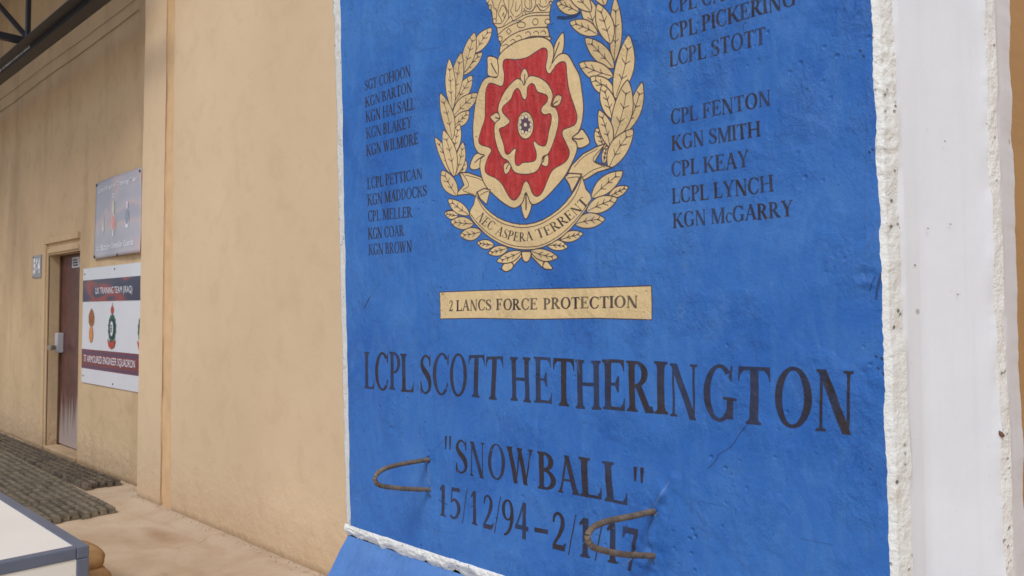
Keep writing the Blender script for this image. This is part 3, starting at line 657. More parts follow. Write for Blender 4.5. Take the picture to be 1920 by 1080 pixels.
wall('main_wall', -1.2, 6, 0, HT, YT, M_TAN_SHADED, bld, .05, .004, 0, 0, 3)
wall('pilaster', XP, xj0, 0, HT, YT - .004, M_TAN, bld, .05, .002, .014, .012, 5, e0=eP, e1=eJ0)
o = wall('joint_filler', xj0 - .25, xj1 + .2, 0, HT, YT + .012, M_ORANGE, bld, .04, .006, 0, 0, 8)
tag(o, 'orange tinted filler in the joint between the wall sections')
# sides of the joint and of the step
def vface(name, X, y0, y1, z0, z1, mat, parent):
    P = np.array([[(X, y0, z0), (X, y1, z0)], [(X, y0, z1), (X, y1, z1)]]); return grid(name, P, mat, parent, sm=False)
def lface(name, f, y0, y1, mat):
    zz = np.linspace(0, HT, 40); grid(name, np.array([[(float(f(z)), y0, z), (float(f(z)), y1, z)] for z in zz]), mat, bld, sm=False)
lface('joint_side', lambda z: eJ0(z) - .004, YT - .003, YT + .03, M_TAN); lface('joint_side', lambda z: eJ1(z) + .004, YT, YT + .03, M_TAN); lface('step_return', lambda z: eP(z) + .006, YT - .003, YL + .1, M_TAN)
# recessed wall with door opening
xd0, xd1, zd0, zd1 = at(90, 600, Y=YL).x, at(148, 600, Y=YL).x, .055, 2.27
wall('recessed_wall', -26, xd0, 0, HT, YL, M_TAN_OLD, bld, .08, .006, 0, .0, 11)
wall('recessed_wall', xd1, XP + .6, 0, HT, YL, M_TAN_OLD, bld, .08, .003, .0, 0, 12)
wall('recessed_wall', xd0, xd1, zd1, HT, YL, M_TAN_OLD, bld, .08, .003, 0, 0, 13)
YD = 2.9
vface('door_reveal', xd0, YL, YD + .1, 0, zd1, M_TAN_OLD, bld); vface('door_reveal', xd1, YL, YD + .1, 0, zd1, M_TAN_OLD, bld)
box('door_lintel', (xd0, YL + .001, zd1), (xd1, YD + .1, zd1 + .05), M_TAN_OLD, bld)
box('door_step', (xd0 + .001, YL - .02, 0), (xd1 - .001, YD + .1, zd0), M_TAN_OLD, bld, .01)
# moulding round the door, standing a little proud
mw = .11
box('door_moulding', (xd0 - mw, YL - .035, 0), (xd0 - .03, YL + .01, zd1 + .12), M_TAN_OLD, bld, .006)
box('door_moulding', (xd0 - mw, YL - .032, zd1 + .13), (xd1 - .0, YL + .01, zd1 + .2), M_TAN_OLD, bld, .006)
box('door_moulding', (xd0 - .03, YL - .014, 0), (xd0 + .0, YL + .012, zd1 + .05), M_TAN_OLD, bld, .004)
box('door_moulding', (xd0 - .03, YL - .016, zd1 + .02), (xd1 - .02, YL + .012, zd1 + .07), M_TAN_OLD, bld, .004)
def door_mat():
    m = Mat('brown_door_paint', .42, .45); x = m.z()
    c = m.mix(m.ramp(m.noise(7, 5, .6), (.3, 0.), (.7, 1.)), srgb(78, 46, 42), srgb(104, 66, 60))
    f = m.math('ADD', m.math('MULTIPLY', x[2], -1.1), m.math('MULTIPLY', m.noise(1, 5, .6, (26, 26, 1.6)), 1.3))
    c = m.mix(m.ramp(f, (-.05 + .0, 0.), (.35, .75)), c, srgb(178, 164, 158))
    m.color(c).bump((m.noise(30, 4), .2, .002)); return m.m
M_DOOR = door_mat(); M_FRAME = flat('dark_brown_frame_paint', srgb(84, 62, 42), .6, .3, .2, 12)
door = box('door', (xd0 + .045, YD, zd0 + .02), (xd1 - .005, YD + .045, zd1 - .02), M_DOOR, bld)
box('door_frame', (xd0 + .001, YD - .012, zd0), (xd0 + .045, YD + .06, zd1 - .001), M_FRAME, bld)
box('door_frame', (xd0 + .046, YD - .01, zd1 - .02), (xd1 - .001, YD + .06, zd1 - .002), M_FRAME, bld)
M_PLASTIC = flat('grey_white_plastic', srgb(182, 180, 184), .45, .4, .05, 9); M_STEEL = flat('worn_steel', srgb(170, 160, 150), .35, .6, .2, 40, .7)
p = at(116, 640, Y=YD)
box('lock_box', (xd0 + .06, YD - .07, p.z - .13), (xd0 + .16, YD, p.z + .10), M_PLASTIC, door, .01)
bm = bmesh.new(); bx(bm, (xd0 + .10, YD - .11, p.z - .085), (xd0 + .14, YD - .0695, p.z - .045), .004); bx(bm, (xd0 + .085, YD - .15, p.z - .095), (xd0 + .20, YD - .11, p.z - .04), .008)
bm_obj('handle', bm, M_STEEL, door)
pl = box('door_plate', (xd1 - .66, YD - .006, 2.11), (xd1 - .40, YD, 2.23), M_PLASTIC, door, .002)
M_INK = flat('dark_print', srgb(40, 40, 48), .6, .3)
for k in range(3):
    box('print_line', (xd1 - .62, YD - .0075, 2.13 + k * .03), (xd1 - .45 - .02 * k, YD - .0065, 2.145 + k * .03), M_INK, pl)

# ------------------------------------------------------------------ helper: printed lettering (sans) as thin meshes
def lettering(name, s, x0, x1, z0, z1, Y, mat, parent, curve=None, bold=.0):
    cu = bpy.data.curves.new('t', 'FONT'); cu.body = s; cu.size = 1; cu.offset = bold; cu.extrude = 0
    ob = bpy.data.objects.new('t', cu); COL.objects.link(ob); bpy.context.view_layer.update()
    me = bpy.data.meshes.new_from_object(ob.evaluated_get(bpy.context.evaluated_depsgraph_get())); bpy.data.objects.remove(ob); bpy.data.curves.remove(cu)
    n = len(me.vertices); co = np.zeros(n * 3, np.float32); me.vertices.foreach_get('co', co); co = co.reshape(-1, 3)
    a, b = co.min(0), co.max(0); q = np.zeros_like(co)
    q[:, 0] = x0 + (co[:, 0] - a[0]) / (b[0] - a[0]) * (x1 - x0); q[:, 2] = z0 + (co[:, 1] - a[1]) / (b[1] - a[1]) * (z1 - z0)
    q[:, 1] = Y + (curve(q[:, 0], q[:, 2]) if curve else 0)
    me.vertices.foreach_set('co', q.reshape(-1)); me.update(); me.name = name
    return link(name, me, mat, parent)

# ------------------------------------------------------------------ signs on the recessed wall
def flag_mat(name, cols, rough=.25, sc=2.2, loc=0):
    m = Mat(name, rough, .5)
    f = m.math('ADD', m.noise(sc, 2, .4, (1, 1, 2.2), .6), loc)
    c = m.ramp(f, *cols); m.color(c); return m.m
M_SIGN_PALE = flag_mat('faded_flag_print', ((.3, srgb(166, 166, 178)), (.46, srgb(180, 178, 188)), (.54, srgb(196, 178, 182)), (.64, srgb(170, 170, 182))), .42, 1.2)
M_SIGN_NAVY = flag_mat('flag_print_navy_red', ((.38, srgb(38, 38, 78)), (.47, srgb(64, 50, 84)), (.52, srgb(150, 52, 58)), (.57, srgb(120, 56, 72)), (.64, srgb(48, 44, 84))), .2, 1.3)
def band_mat():
    m = Mat('maroon_band_print', .2, .5); x = m.z()
    p0 = at(157, 690, Y=YL).z; p1 = at(157, 655, Y=YL).z
    f = m.n('ShaderNodeMapRange'); f.inputs[1].default_value = p0; f.inputs[2].default_value = p1; m.l(x[2], f.inputs[0])
    m.color(m.ramp(f.outputs[0], (0, srgb(110, 34, 56)), (.12, srgb(52, 40, 90)), (.22, srgb(110, 32, 52)), (.75, srgb(116, 32, 52)), (.85, srgb(52, 40, 90)), (1, srgb(110, 34, 56)))); return m.m
M_BAND = band_mat(); M_SIGN_WHITE = flat('white_sign_plastic', srgb(212, 214, 222), .25, .5, .03, 3)
M_WHITE_INK = flat('white_print', srgb(232, 232, 240), .4, .3, .02); M_SCREW = flat('dark_screw', srgb(60, 50, 48), .5, .4, .2, 60, .5)
M_PINK = flat('faded_red_print', srgb(222, 152, 156), .4); M_GREY = flat('faded_grey_print', srgb(150, 154, 166), .4); M_CREAMP = flat('faded_cream_print', srgb(206, 204, 190), .4)
# upper sign: a glossy sheet held by four screws, bowed
sx0, sx1 = at(177, 410, Y=YL - .02).x, at(260, 400, Y=YL - .06).x
zt, zbm = at(218, 330, Y=YL - .03).z, at(218, 480, Y=YL - .03).z
bow = lambda x, z: -.012 - .03 * np.clip((x - sx0) / (sx1 - sx0), 0, 1) ** 2 - .012 * np.sin(np.pi * np.clip((x - sx0) / (sx1 - sx0), 0, 1)) + .006 * np.sin(6 * x + 3 * z)
s1 = empty('upper_sign', (sx0, YL, zbm)); tag(s1, 'faded lilac glossy sign with three small badges, upper of the two signs by the door', 'sign')
X, Z_ = np.meshgrid(np.linspace(sx0, sx1, 30), np.linspace(zbm, zt, 24))
sh = grid('sign_sheet', np.stack([X, YL + bow(X, Z_), Z_], -1), M_SIGN_PALE, s1)
sm_ = sh.modifiers.new('thick', 'SOLIDIFY'); sm_.thickness = .003; sm_.offset = 1
W1 = sx1 - sx0; H1 = zt - zbm; fx = lambda u: sx0 + u * W1; fz = lambda v: zbm + v * H1
lettering('title_lettering', 'United Kingdom Training Team', fx(.06), fx(.93), fz(.84), fz(.92), YL - .006, M_WHITE_INK, s1, bow, .02)['kind'] = 'stuff'
lettering('small_lettering', 'to', fx(.43), fx(.51), fz(.73), fz(.80), YL - .006, M_WHITE_INK, s1, bow, .02)
lettering('lower_lettering', '1st Battalion Grenadier Guards', fx(.07), fx(.88), fz(.10), fz(.18), YL - .006, M_WHITE_INK, s1, bow, .02)
def patch(bm, pts, Y, f, th=.003):
    vs = [bm.verts.new((x, Y + float(f(np.float64(x), np.float64(z))), z)) for x, z in pts]; bm.faces.new(vs)
def EL(cx, cz, a, b, n=18): return [(cx + a * math.cos(2 * math.pi * k / n), cz + b * math.sin(2 * math.pi * k / n)) for k in range(n)]
def badge(name, parts, parent, f, Y):
    for k, (pts, mat) in enumerate(parts):
        bm = bmesh.new(); patch(bm, pts, Y - .0015 * k, f); o = bm_obj('badge', bm, mat, parent)
        tag(o, name)
u = fx(.20); badge('small pale flame badge', (([(u - .03, fz(.34)), (u, fz(.30)), (u + .03, fz(.36)), (u + .02, fz(.46)), (u, fz(.58)), (u - .02, fz(.44))], M_CREAMP), (EL(u, fz(.38), .012, .03), M_WHITE_INK)), s1, bow, YL - .006)
u = fx(.46); badge('pink oval badge under a pale crown', ((EL(u, fz(.42), .085, .085), M_CREAMP), ([(u - .03, fz(.53)), (u + .03, fz(.53)), (u + .045, fz(.63)), (u + .03, fz(.69)), (u - .03, fz(.69)), (u - .045, fz(.63))], M_CREAMP), (EL(u, fz(.42), .062, .066), M_PINK), ([(u - .015, fz(.32)), (u + .015, fz(.32)), (u + .02, fz(.25)), (u - .02, fz(.25))], M_WHITE_INK)), s1, bow, YL - .006)
u = fx(.75); badge('grey oval badge over a white scroll', ((EL(u, fz(.42), .05, .08), M_WHITE_INK), (EL(u, fz(.445), .046, .07), M_GREY), ([(u - .014, fz(.55)), (u + .014, fz(.55)), (u + .014, fz(.64)), (u - .014, fz(.64))], M_WHITE_INK)), s1, bow, YL - .006)
def screw(x, z, Y, parent, r=.012):
    bm = bmesh.new(); bmesh.ops.create_cone(bm, cap_ends=True, segments=10, radius1=r, radius2=r * .8, depth=.006, matrix=Matrix.Translation((x, Y, z)) @ Matrix.Rotation(math.pi / 2, 4, 'X'))
    bm_obj('screw', bm, M_SCREW, parent)
for a_, b_ in ((.02, .97), (.975, .96), (.02, .03), (.55, .01)):
    screw(fx(a_), fz(b_), YL + float(bow(fx(a_), fz(b_))) - .006, s1, .016)
# lower sign
lx0, lx1 = at(155, 600, Y=YL - .01).x, at(258, 600, Y=YL).x + .27
sz = lambda y: at(157, y, Y=YL - .01).z
s2 = empty('lower_sign', (lx0, YL, sz(717))); tag(s2, 'white sign with two dark bands and three badges, below the lilac sign', 'sign')
box('sign_board', (lx0, YL - .012, sz(717)), (lx1, YL - .002, sz(504)), M_SIGN_WHITE, s2, .002)
box('upper_band', (lx0, YL - .0135, sz(566)), (lx1, YL - .0125, sz(526)), M_SIGN_NAVY, s2); box('lower_band', (lx0, YL - .0135, sz(690)), (lx1, YL - .0125, sz(654)), M_BAND, s2)
q0, q1 = at(180, 550, Y=YL - .01).x, at(249, 550, Y=YL - .01).x
lettering('band_lettering', 'UK TRAINING TEAM (IRAQ)', q0, q1, sz(556), sz(541), YL - .015, M_WHITE_INK, s2)
q0, q1 = at(158, 680, Y=YL - .01).x, at(254, 680, Y=YL - .01).x
lettering('band_lettering', '77 ARMOURED ENGINEER SQUADRON', q0, q1, sz(680), sz(665), YL - .015, M_WHITE_INK, s2)
f0 = lambda x, z: 0 * x
M_FLAME = flat('orange_brown_print', srgb(150, 92, 40), .4, .3, .45, 60); M_BOMB = flat('ochre_print', srgb(196, 130, 72), .4, .3, .2, 20); M_GREENP = flat('dark_green_print', srgb(34, 92, 74), .4, .3, .2, 40)
M_REDP = flat('red_print', srgb(178, 62, 50), .4, .3, .1); M_NAVYP = flat('navy_print', srgb(42, 48, 70), .4)
bx1 = at(172, 610, Y=YL - .01).x; Yb = YL - .0145
badge('flaming grenade badge in ochre and brown', (([(bx1 - .03, sz(612)), (bx1 - .08, sz(605)), (bx1 - .085, sz(592)), (bx1 - .05, sz(584)), (bx1, sz(578)), (bx1 + .05, sz(584)), (bx1 + .085, sz(593)), (bx1 + .08, sz(606)), (bx1 + .03, sz(612))], M_FLAME), (EL(bx1, sz(626), .062, .088), M_BOMB)), s2, f0, Yb)
bm = bmesh.new()
bx2 = at(211, 610, Y=YL - .01).x
def wreath_badge(bx2):
    cz = sz(614); lobes = [(bx2 + (.100 + .012 * (k % 2)) * math.cos(2 * math.pi * k / 28), cz + (.135 + .012 * (k % 2)) * math.sin(2 * math.pi * k / 28)) for k in range(28)]
    crown = [(bx2 - .028, cz + .145), (bx2 + .028, cz + .145), (bx2 + .044, cz + .19), (bx2 + .026, cz + .215), (bx2 + .006, cz + .22), (bx2 + .004, cz + .255), (bx2 - .004, cz + .255), (bx2 - .006, cz + .22), (bx2 - .026, cz + .215), (bx2 - .044, cz + .19)]
    scroll = [(bx2 - .11, cz - .10), (bx2 - .06, cz - .12), (bx2, cz - .14), (bx2 + .06, cz - .12), (bx2 + .11, cz - .10), (bx2 + .07, cz - .18), (bx2, cz - .20), (bx2 - .07, cz - .18)]
    badge('round badge of green wreath with red scroll and crown', ((lobes, M_GREENP), (crown, M_REDP), (EL(bx2, cz, .066, .102), M_NAVYP), (EL(bx2, cz, .044, .074), M_SIGN_WHITE), (scroll, M_REDP)), s2, f0, Yb)
    lettering('badge_lettering', 'ER', bx2 - .026, bx2 + .026, cz - .035, cz + .035, Yb - .009, M_NAVYP, s2)
wreath_badge(bx2); wreath_badge(bx2 + (bx2 - bx1) + .17)
for a_, b_ in ((.03, .95), (.52, .97), (.03, .06), (.52, .03)): screw(lx0 + a_ * (lx1 - lx0), sz(717) + b_ * (sz(504) - sz(717)), YL - .014, s2, .009)
# door number
nx0, nx1 = at(64, 500, Y=YL).x, at(79, 500, Y=YL).x; nz0, nz1 = at(71, 521, Y=YL).z, at(71, 479, Y=YL).z
s3 = empty('number_plate', (nx0, YL, nz0)); tag(s3, 'small grey number plate reading 564 on the wall left of the brown door', 'number plate')
box('plate', (nx0, YL - .014, nz0), (nx1, YL - .003, nz1), flat('grey_plate', srgb(142, 138, 144), .35, .5, .1, 6), s3, .002)
lettering('plate_lettering', '564', nx0 + .03, nx1 - .03, nz0 + .05, nz1 - .03, YL - .0155, M_WHITE_INK, s3, None, .04)
for x_, z_ in ((nx0 + .015, nz1 - .02), (nx0 + .015, nz0 + .015)): screw(x_, z_, YL - .016, s3, .009)

# cables clipped along the wall
M_CABLE = flat('dusty_cable', srgb(112, 90, 70), .8, .2, .1)
for (a, b, c_, lab, r) in (((0, 186), (130, 92), (258, -4), 'thin upper cable strung along the tan wall under the steel truss', .0022), ((0, 209), (130, 116), (260, 19), 'thin lower cable on the tan wall ending beside the pilaster edge', .0032)):
    bm = bmesh.new(); rr = random.Random(3); A_, C_ = at(*a, Y=YL - .012), at(*c_, Y=YL - .012); pts = []
    A_ = A_ + (A_ - C_) * .8
    for k in range(41):
        t = k / 40; q = A_ + (C_ - A_) * t; q.z += -.03 * math.sin(math.pi * t * 3) ** 2 * .4 + rr.uniform(-.003, .003); pts.append(q)
    tube(bm, pts, r, 6)
    tag(bm_obj('cable', bm, M_CABLE, None, True), lab, 'cable', 'cables along the tan wall')

# ------------------------------------------------------------------ canopy with steel truss over the recessed wall
M_TRUSS = flat('dark_steel_paint', srgb(44, 46, 52), .45, .5, .2, 10, .3); M_ROOF = flat('grey_roof_sheet', srgb(120, 110, 98), .6, .3, .1, 3)
cz_ = at(0, 140, Y=2.2).z; ch = at(0, 114, Y=2.2).z - cz_
can = empty('steel_canopy', (-15, 2.2, 0)); tag(can, 'dark steel truss canopy over the wall at the upper left', 'canopy')
x_end = -6.2
bm = bmesh.new(); bx(bm, (-26, 2.2, cz_), (x_end, 2.208, cz_ + ch), 0); bx(bm, (-26, 2.209, cz_), (x_end, 2.31, cz_ + .008), 0); bx(bm, (-26, 2.1, cz_ + .05), (x_end, 2.199, cz_ + .058)); bm_obj('bottom_chord', bm, M_TRUSS, can)
bm = bmesh.new(); bx(bm, (-26, 2.2, 5.86), (x_end, 2.208, 5.98)); bx(bm, (-26, 2.209, 5.972), (x_end, 2.31, 5.98)); bm_obj('top_chord', bm, M_TRUSS, can)
nd = at(46, 82, Y=2.2); dx = .92 * 2
for k in range(-1, 9):
    X_ = nd.x - k * dx
    box('web_post', (X_ - .035, 2.21, cz_ + ch), (X_ + .035, 2.245, 5.86), M_TRUSS, can)
    bm = bmesh.new(); tube(bm, [(X_, 2.25, cz_ + ch), (X_ - dx * .95, 2.25, cz_ + ch + 1.0)], .03, 6); bm_obj('web_diagonal', bm, M_TRUSS, can)
    if k >= 0:
        box('cross_strut', (X_ - .03, -1.2, cz_ + ch * .7), (X_ + .03, 2.198, cz_ + ch * .7 + .07), M_TRUSS, can)
bm = bmesh.new(); n = 160
for k in range(n):   # box-rib roof sheeting
    x0 = -26 + k * (26 + x_end) / n; x1 = x0 + (26 + x_end) / n; d = .03 if k % 2 else 0
    bx(bm, (x0, .0, 6.0 + d), (x1 + .004, 2.76, 6.004 + d))
bm_obj('roof_sheet', bm, M_ROOF, can)
m = Mat('worn_label_print', .3, .5); m.color(m.ramp(m.noise(1, 3, .7, (22, 22, 9)), (.44, srgb(130, 134, 146)), (.54, srgb(228, 230, 236)))); 
lx = at(56, 90, Y=2.2).x
tag(box('steel_label', (lx - 2.4, 2.1955, cz_ + .03), (lx, 2.1985, cz_ + ch - .01), m.m, can), 'worn silver label on the truss rail')

# ------------------------------------------------------------------ blast wall panel with the mural
def edge_line(p0, p1, Y):
    a, b = at(*p0, Y=Y), at(*p1, Y=Y); return lambda z: a.x + (b.x - a.x) * (z - a.z) / (b.z - a.z)
eLb = edge_line((638, 0), (657, 985), YB); eLo = edge_line((626, 0), (650, 990), YB + .02)
YBk = 1.70
eA = edge_line((1634, 0), (1669, 1080), YB); eB = edge_line((1675, 0), (1711, 1080), YB + .035); eC = edge_line((1716, 0), (1738, 1080), 1.425)
eD = edge_line((1842, 0), (1886, 1080), 1.55); eE = edge_line((1862, 0), (1902, 1080), 1.575); eF = edge_line((1891, 0), (1924, 1080), 1.66)
TOP = 3.3; ZB = .962
bw = empty('blast_wall', (-1.2, 1.5, 0)); tag(bw, 'blue painted concrete blast wall panel with painted crest and names', 'wall')
zs_ = np.concatenate([np.arange(ZB, 2.75, .0032), np.linspace(2.751, TOP, 40)])
def wav(z, a, seed): return a * fbm(z * 14, z * 0 + seed, 4, seed)
wl = wav(zs_, .004, 31); wa = wav(zs_, .0045, 33) + .0016 * fbm(zs_ * 95, zs_ * 0, 3, 34)
def facez(f, w=0): return np.array([f(z) for z in zs_]) + w
def loft(name, cols, mat, amp=0, fr=40, seed=0, m=8, uv=False, ax=(0, -1), sm=True, chip=0, dens_=None):
    """cols: list of (X array, Y array) vertical lines; surface between them"""
    xs = []; ys = []
    for (Xa, Ya), (Xb, Yb_) in zip(cols, cols[1:]):
        for k in range(m):
            t = k / m; xs.append(Xa * (1 - t) + Xb * t); ys.append(Ya * (1 - t) + Yb_ * t)
    xs.append(cols[-1][0]); ys.append(cols[-1][1])
    X = np.stack(xs, 1); Y = np.stack(ys, 1); Zz = np.repeat(zs_[:, None], X.shape[1], 1)
    j = np.arange(X.shape[1]) / (X.shape[1] - 1); e = np.sin(np.pi * j) ** .5
    if amp:
        gate = np.clip(.55 + 1.3 * fbm(Zz * 3.1, Zz * 0 + seed, 3, seed + 2), .22, 1.5)
        dd = np.cumsum(np.hypot(np.diff(X, axis=1, prepend=X[:, :1]), np.diff(Y, axis=1, prepend=Y[:, :1])), 1)
        zf = .25 if mat is M_WHITE else 1
        N = (fbm(dd * fr, Zz * fr * zf, 5, seed) + .5 * (1 - 2 * np.abs(fbm(dd * fr * .7, Zz * fr * .7 * zf, 4, seed + 9)))) * amp * e[None] * gate
        if chip: N = N - chip * np.clip(fbm(dd * 26, Zz * 18, 4, seed + 5) - .25, 0, .3) * e[None] * gate * 1.5
        X = X + ax[0] * N; Y = Y + ax[1] * N
    return grid(name, np.stack([X, Y, Zz], -1), mat, bw, None, sm), X, Y, Zz
one = np.ones_like(zs_)
XA, XLb = facez(eA, wa), facez(eLb, wl)
# mural face
nx = 300
t = np.linspace(0, 1, nx)[None]; X = XLb[:, None] * (1 - t) + XA[:, None] * t; Zz = np.repeat(zs_[:, None], nx, 1)
ed = np.minimum(1, np.minimum(t, 1 - t) * 60)
D = .0016 * fbm(X * 2.2, Zz * 2.2, 2, 5) + .0008 * fbm(X * 22, Zz * 22, 3, 8)
lump = np.clip(fbm(X * 26, Zz * 26, 4, 12), 0, 1) * .0035 * np.clip(fbm(X * 2.2, Zz * 2.2, 2, 44) + .1, 0, 1); D = D - lump
for (px, py, r, h) in ((803, 865, .02, .006), (806, 925, .025, .008), (1228, 962, .025, .008), (1218, 1048, .04, .012), (1190, 1010, .03, .006), (830, 940, .02, .005), (1240, 930, .02, .006), (1648, 530, .03, .012), (1648, 690, .03, .01), (1395, 640, .015, .002)):
    p = at(px, py, Y=YB); d2 = ((X - p.x) ** 2 + (Zz - p.z) ** 2) / r ** 2
    D = D - h * np.exp(-d2) * fbm(X * 60 + px, Zz * 60, 3, 3) * .9
# raised trowel ridge by the right-hand loop and a faint casting seam above the left-hand one
def ridge(pts, w, h):
    global D
    P = [at(a, b, Y=YB) for a, b in pts]
    for a, b in zip(P, P[1:]):
        L2 = (b.x - a.x) ** 2 + (b.z - a.z) ** 2; tt = np.clip(((X - a.x) * (b.x - a.x) + (Zz - a.z) * (b.z - a.z)) / L2, 0, 1)
        dd = ((X - a.x - tt * (b.x - a.x)) ** 2 + (Zz - a.z - tt * (b.z - a.z)) ** 2) / w ** 2
        D = D - h * np.exp(-dd)
ridge(((1262, 895), (1245, 925), (1230, 945)), .009, .005); ridge(((1215, 1000), (1200, 1040), (1190, 1070)), .010, .004); ridge(((822, 760), (823, 900), (820, 1030)), .004, -.0012); ridge(((1262, 912), (1330, 985), (1430, 1095)), .003, .001)
Y = YB + D * ed
uv = np.stack([(X - TX0) / (TW * MPP), (Zz - TZ0) / (TH * MPP)], -1)
g = grid('mural_face', np.stack([X, Y, Zz], -1), M_MURAL, bw, uv); tag(g, 'blue face with red rose crest, laurel wreath, motto and rows of painted names')
# edges and end
XB0 = facez(eB); XB = facez(eB, wav(zs_, .006, 51)); XC = facez(eC); XD0 = facez(eD); XD = facez(eD, wav(zs_, .006, 52)); XE0 = facez(eE); XE = facez(eE, wav(zs_, .004, 53)); XF = facez(eF, wav(zs_, .004, 54))
o = loft('chipped_edge', [(XA, YB * one), (XA + .45 * (XB - XA), (YB + .004) * one), (XB, (YB + .035) * one)], M_CHIP, .005, 75, 21, 10, ax=(.5, -.8), chip=.016)[0]; tag(o, 'rough white chipped corner beside the blue face')
o = loft('end_face', [(XB, (YB + .035) * one), (XB0 * .82 + XC * .18, (YB + .042) * one), (XC, 1.425 * one), (XC * .1 + XD0 * .9, 1.5375 * one), (XD, 1.55 * one)], M_WHITE, .0006, 14, 22, 8, ax=(.8, -.6))[0]; tag(o, 'smooth white end of the panel')
o = loft('chipped_edge', [(XD, 1.55 * one), (XE, 1.575 * one)], M_LEDGE, .0018, 50, 23, 9, ax=(.8, -.6), chip=.004)[0]; tag(o, 'rough white ridge down the middle of the panel end')
loft('end_face', [(XE, 1.575 * one), (XE0 * .85 + XF * .15, 1.588 * one), (XF, 1.66 * one)], M_WHITE, .0015, 12, 24, 8, ax=(.8, -.6))
XLo = facez(eLo, wav(zs_, .003, 61))
o = loft('chipped_edge', [(XLo - .004, (YB + .06) * one), (XLo, (YB + .02) * one), (XLb, YB * one)], M_CHIP, .004, 45, 25, 7, ax=(-.5, -.8))[0]; tag(o, 'narrow white edge left of the blue face')
loft('back_face', [(XF, 1.66 * one), (XF - .04, YBk * one), (XLo + .02, YBk * one), (XLo - .004, (YB + .06) * one)], M_WHITE, 0, m=1, sm=False)
bm = bmesh.new(); zt_ = TOP
bm.faces.new([bm.verts.new((x[-1], y, zt_)) for x, y in ((XLb, YB), (XA, YB), (XB, YB + .035), (XC, 1.425), (XD, 1.55), (XE, 1.575), (XF, 1.66), (XF - .04, YBk), (XLo + .02, YBk), (XLo - .004, YB + .06), (XLo, YB + .02))]); bm_obj('top_face', bm, M_WHITE, bw)
# brown knock in the end face
def knock(px, py, Y, r, mat):
    p = at(px, py, Y=Y); bm = bmesh.new(); rn = random.Random(px); bmesh.ops.create_icosphere(bm, subdivisions=2, radius=r)
    for v in bm.verts: v.co = Vector((v.co.x * .5 * rn.uniform(.8, 1.2), v.co.y * .3, v.co.z * .45 * rn.uniform(.8, 1.2) - v.co.x * .3)) + p
    bm_obj('chip', bm, mat, bw, True)
M_KNOCK = flat('bare_brown_concrete', srgb(120, 92, 74), .9, .1, .3, 60); M_PIT = flat('dark_pit', srgb(160, 150, 142), .9, .1, .3, 60)
knock(1876, 813, 1.548, .012, M_KNOCK)
for a_, b_, c_ in ((1705, 405, 1.405), (1740, 428, 1.43), (1782, 420, 1.47), (1772, 265, 1.46), (1796, 552, 1.48), (1854, 892, 1.53), (1810, 1032, 1.49), (1716, 497, 1.41)): knock(a_, b_, c_, .003, M_PIT)
# broken white ledge under the mural
xa, xb = float(XLo[0]) + .022, float(XA[0]) + .003
nxx = 720; m_ = 20
xs = np.linspace(xa, xb, nxx)[:, None]; s_ = np.linspace(0, 1, m_)[None]
prof_y = YB + .001 - .006 * np.sin(np.pi * s_ ** .7) + .012 * s_ ** 2; prof_z = ZB + .0015 - .038 * s_
e = np.sin(np.pi * s_) ** .6; XX = np.repeat(xs, m_, 1); SS = np.repeat(s_ * .05, nxx, 0)
N = .8 * fbm(XX * 40, SS * 60, 4, 71) + .9 * fbm(XX * 120, SS * 140, 3, 79); chipn = np.clip(fbm(XX * 11, SS * 30 + 3, 3, 72), 0, 1)
edge_w = .010 * fbm(XX * 26, XX * 0 + 2, 5, 75)
Pz = prof_z + .002 * N * e + edge_w * (s_ > .02) * (.3 + s_); Py = prof_y - .0038 * N * e + .008 * chipn * e
grid('broken_ledge', np.stack([XX, Py, Pz], -1), M_LEDGE, bw, None, True, True)
tag(bpy.context.scene.objects[-1] if False else bw.children[-1], 'rough white ledge along the bottom of the blue face')
# foot, flaring out towards the viewer
pr = [(YB + .012, ZB - .037), (YB + .004, ZB - .05), (1.335, .885), (1.30, .83), (1.262, .77), (1.20, .66), (1.13, .52), (1.06, .40), (.98, .34), (.90, .32), (.895, .30), (.895, .0)]
pr = cat(pr, 5, False); nxx = 220
xs = np.linspace(0, 1, nxx)[:, None]; PY = pr[:, 0][None]; PZ = pr[:, 1][None]; k_ = np.linspace(0, 1, pr.shape[0])[None]
xl = xa - .004 + .012 * fbm(PZ * 9, PZ * 0 + 7, 4, 81) ; XX = xl * (1 - xs) + (xb - .01) * xs
N = .004 * fbm(XX * 4, PZ * 4 + 0 * XX, 3, 82) + .0016 * fbm(XX * 25, PZ * 25 + 0 * XX, 3, 83)
grid('foot', np.stack([XX, PY + N, PZ - .3 * N + 0 * XX], -1), M_BLUE, bw, None, True, True)
for sgn, xx_, pts in ((0, xl[0], None), (1, np.full(pr.shape[0], xb - .01), None)):
    bm = bmesh.new(); f = [bm.verts.new((xx_[k], pr[k, 0], pr[k, 1])) for k in range(len(pr))]; c = [bm.verts.new((xx_[-1], 2.1, 0)), bm.verts.new((xx_[-1], 2.1, .32)), bm.verts.new((xx_[-1], YBk, .5)), bm.verts.new((xx_[0], YBk, ZB))]
    bm.faces.new(f + c); bm_obj('foot_end', bm, M_BLUE if sgn == 0 else M_WHITE, bw)
bm = bmesh.new(); q = [[bm.verts.new((x, y, z)) for y, z in ((YBk, ZB), (YBk, .5), (2.1, .32), (2.1, 0))] for x in (xa + .012, xb - .01)]
for k in range(3): bm.faces.new((q[0][k], q[0][k + 1], q[1][k + 1], q[1][k]))
bm_obj('foot_back', bm, M_WHITE, bw)
# panel body below the ledge line on the right end
box('panel_base', (xb - .02, YB + .02, .3), (float(XF[0]) - .002, YBk - .01, ZB - .0), M_WHITE, bw, .004)

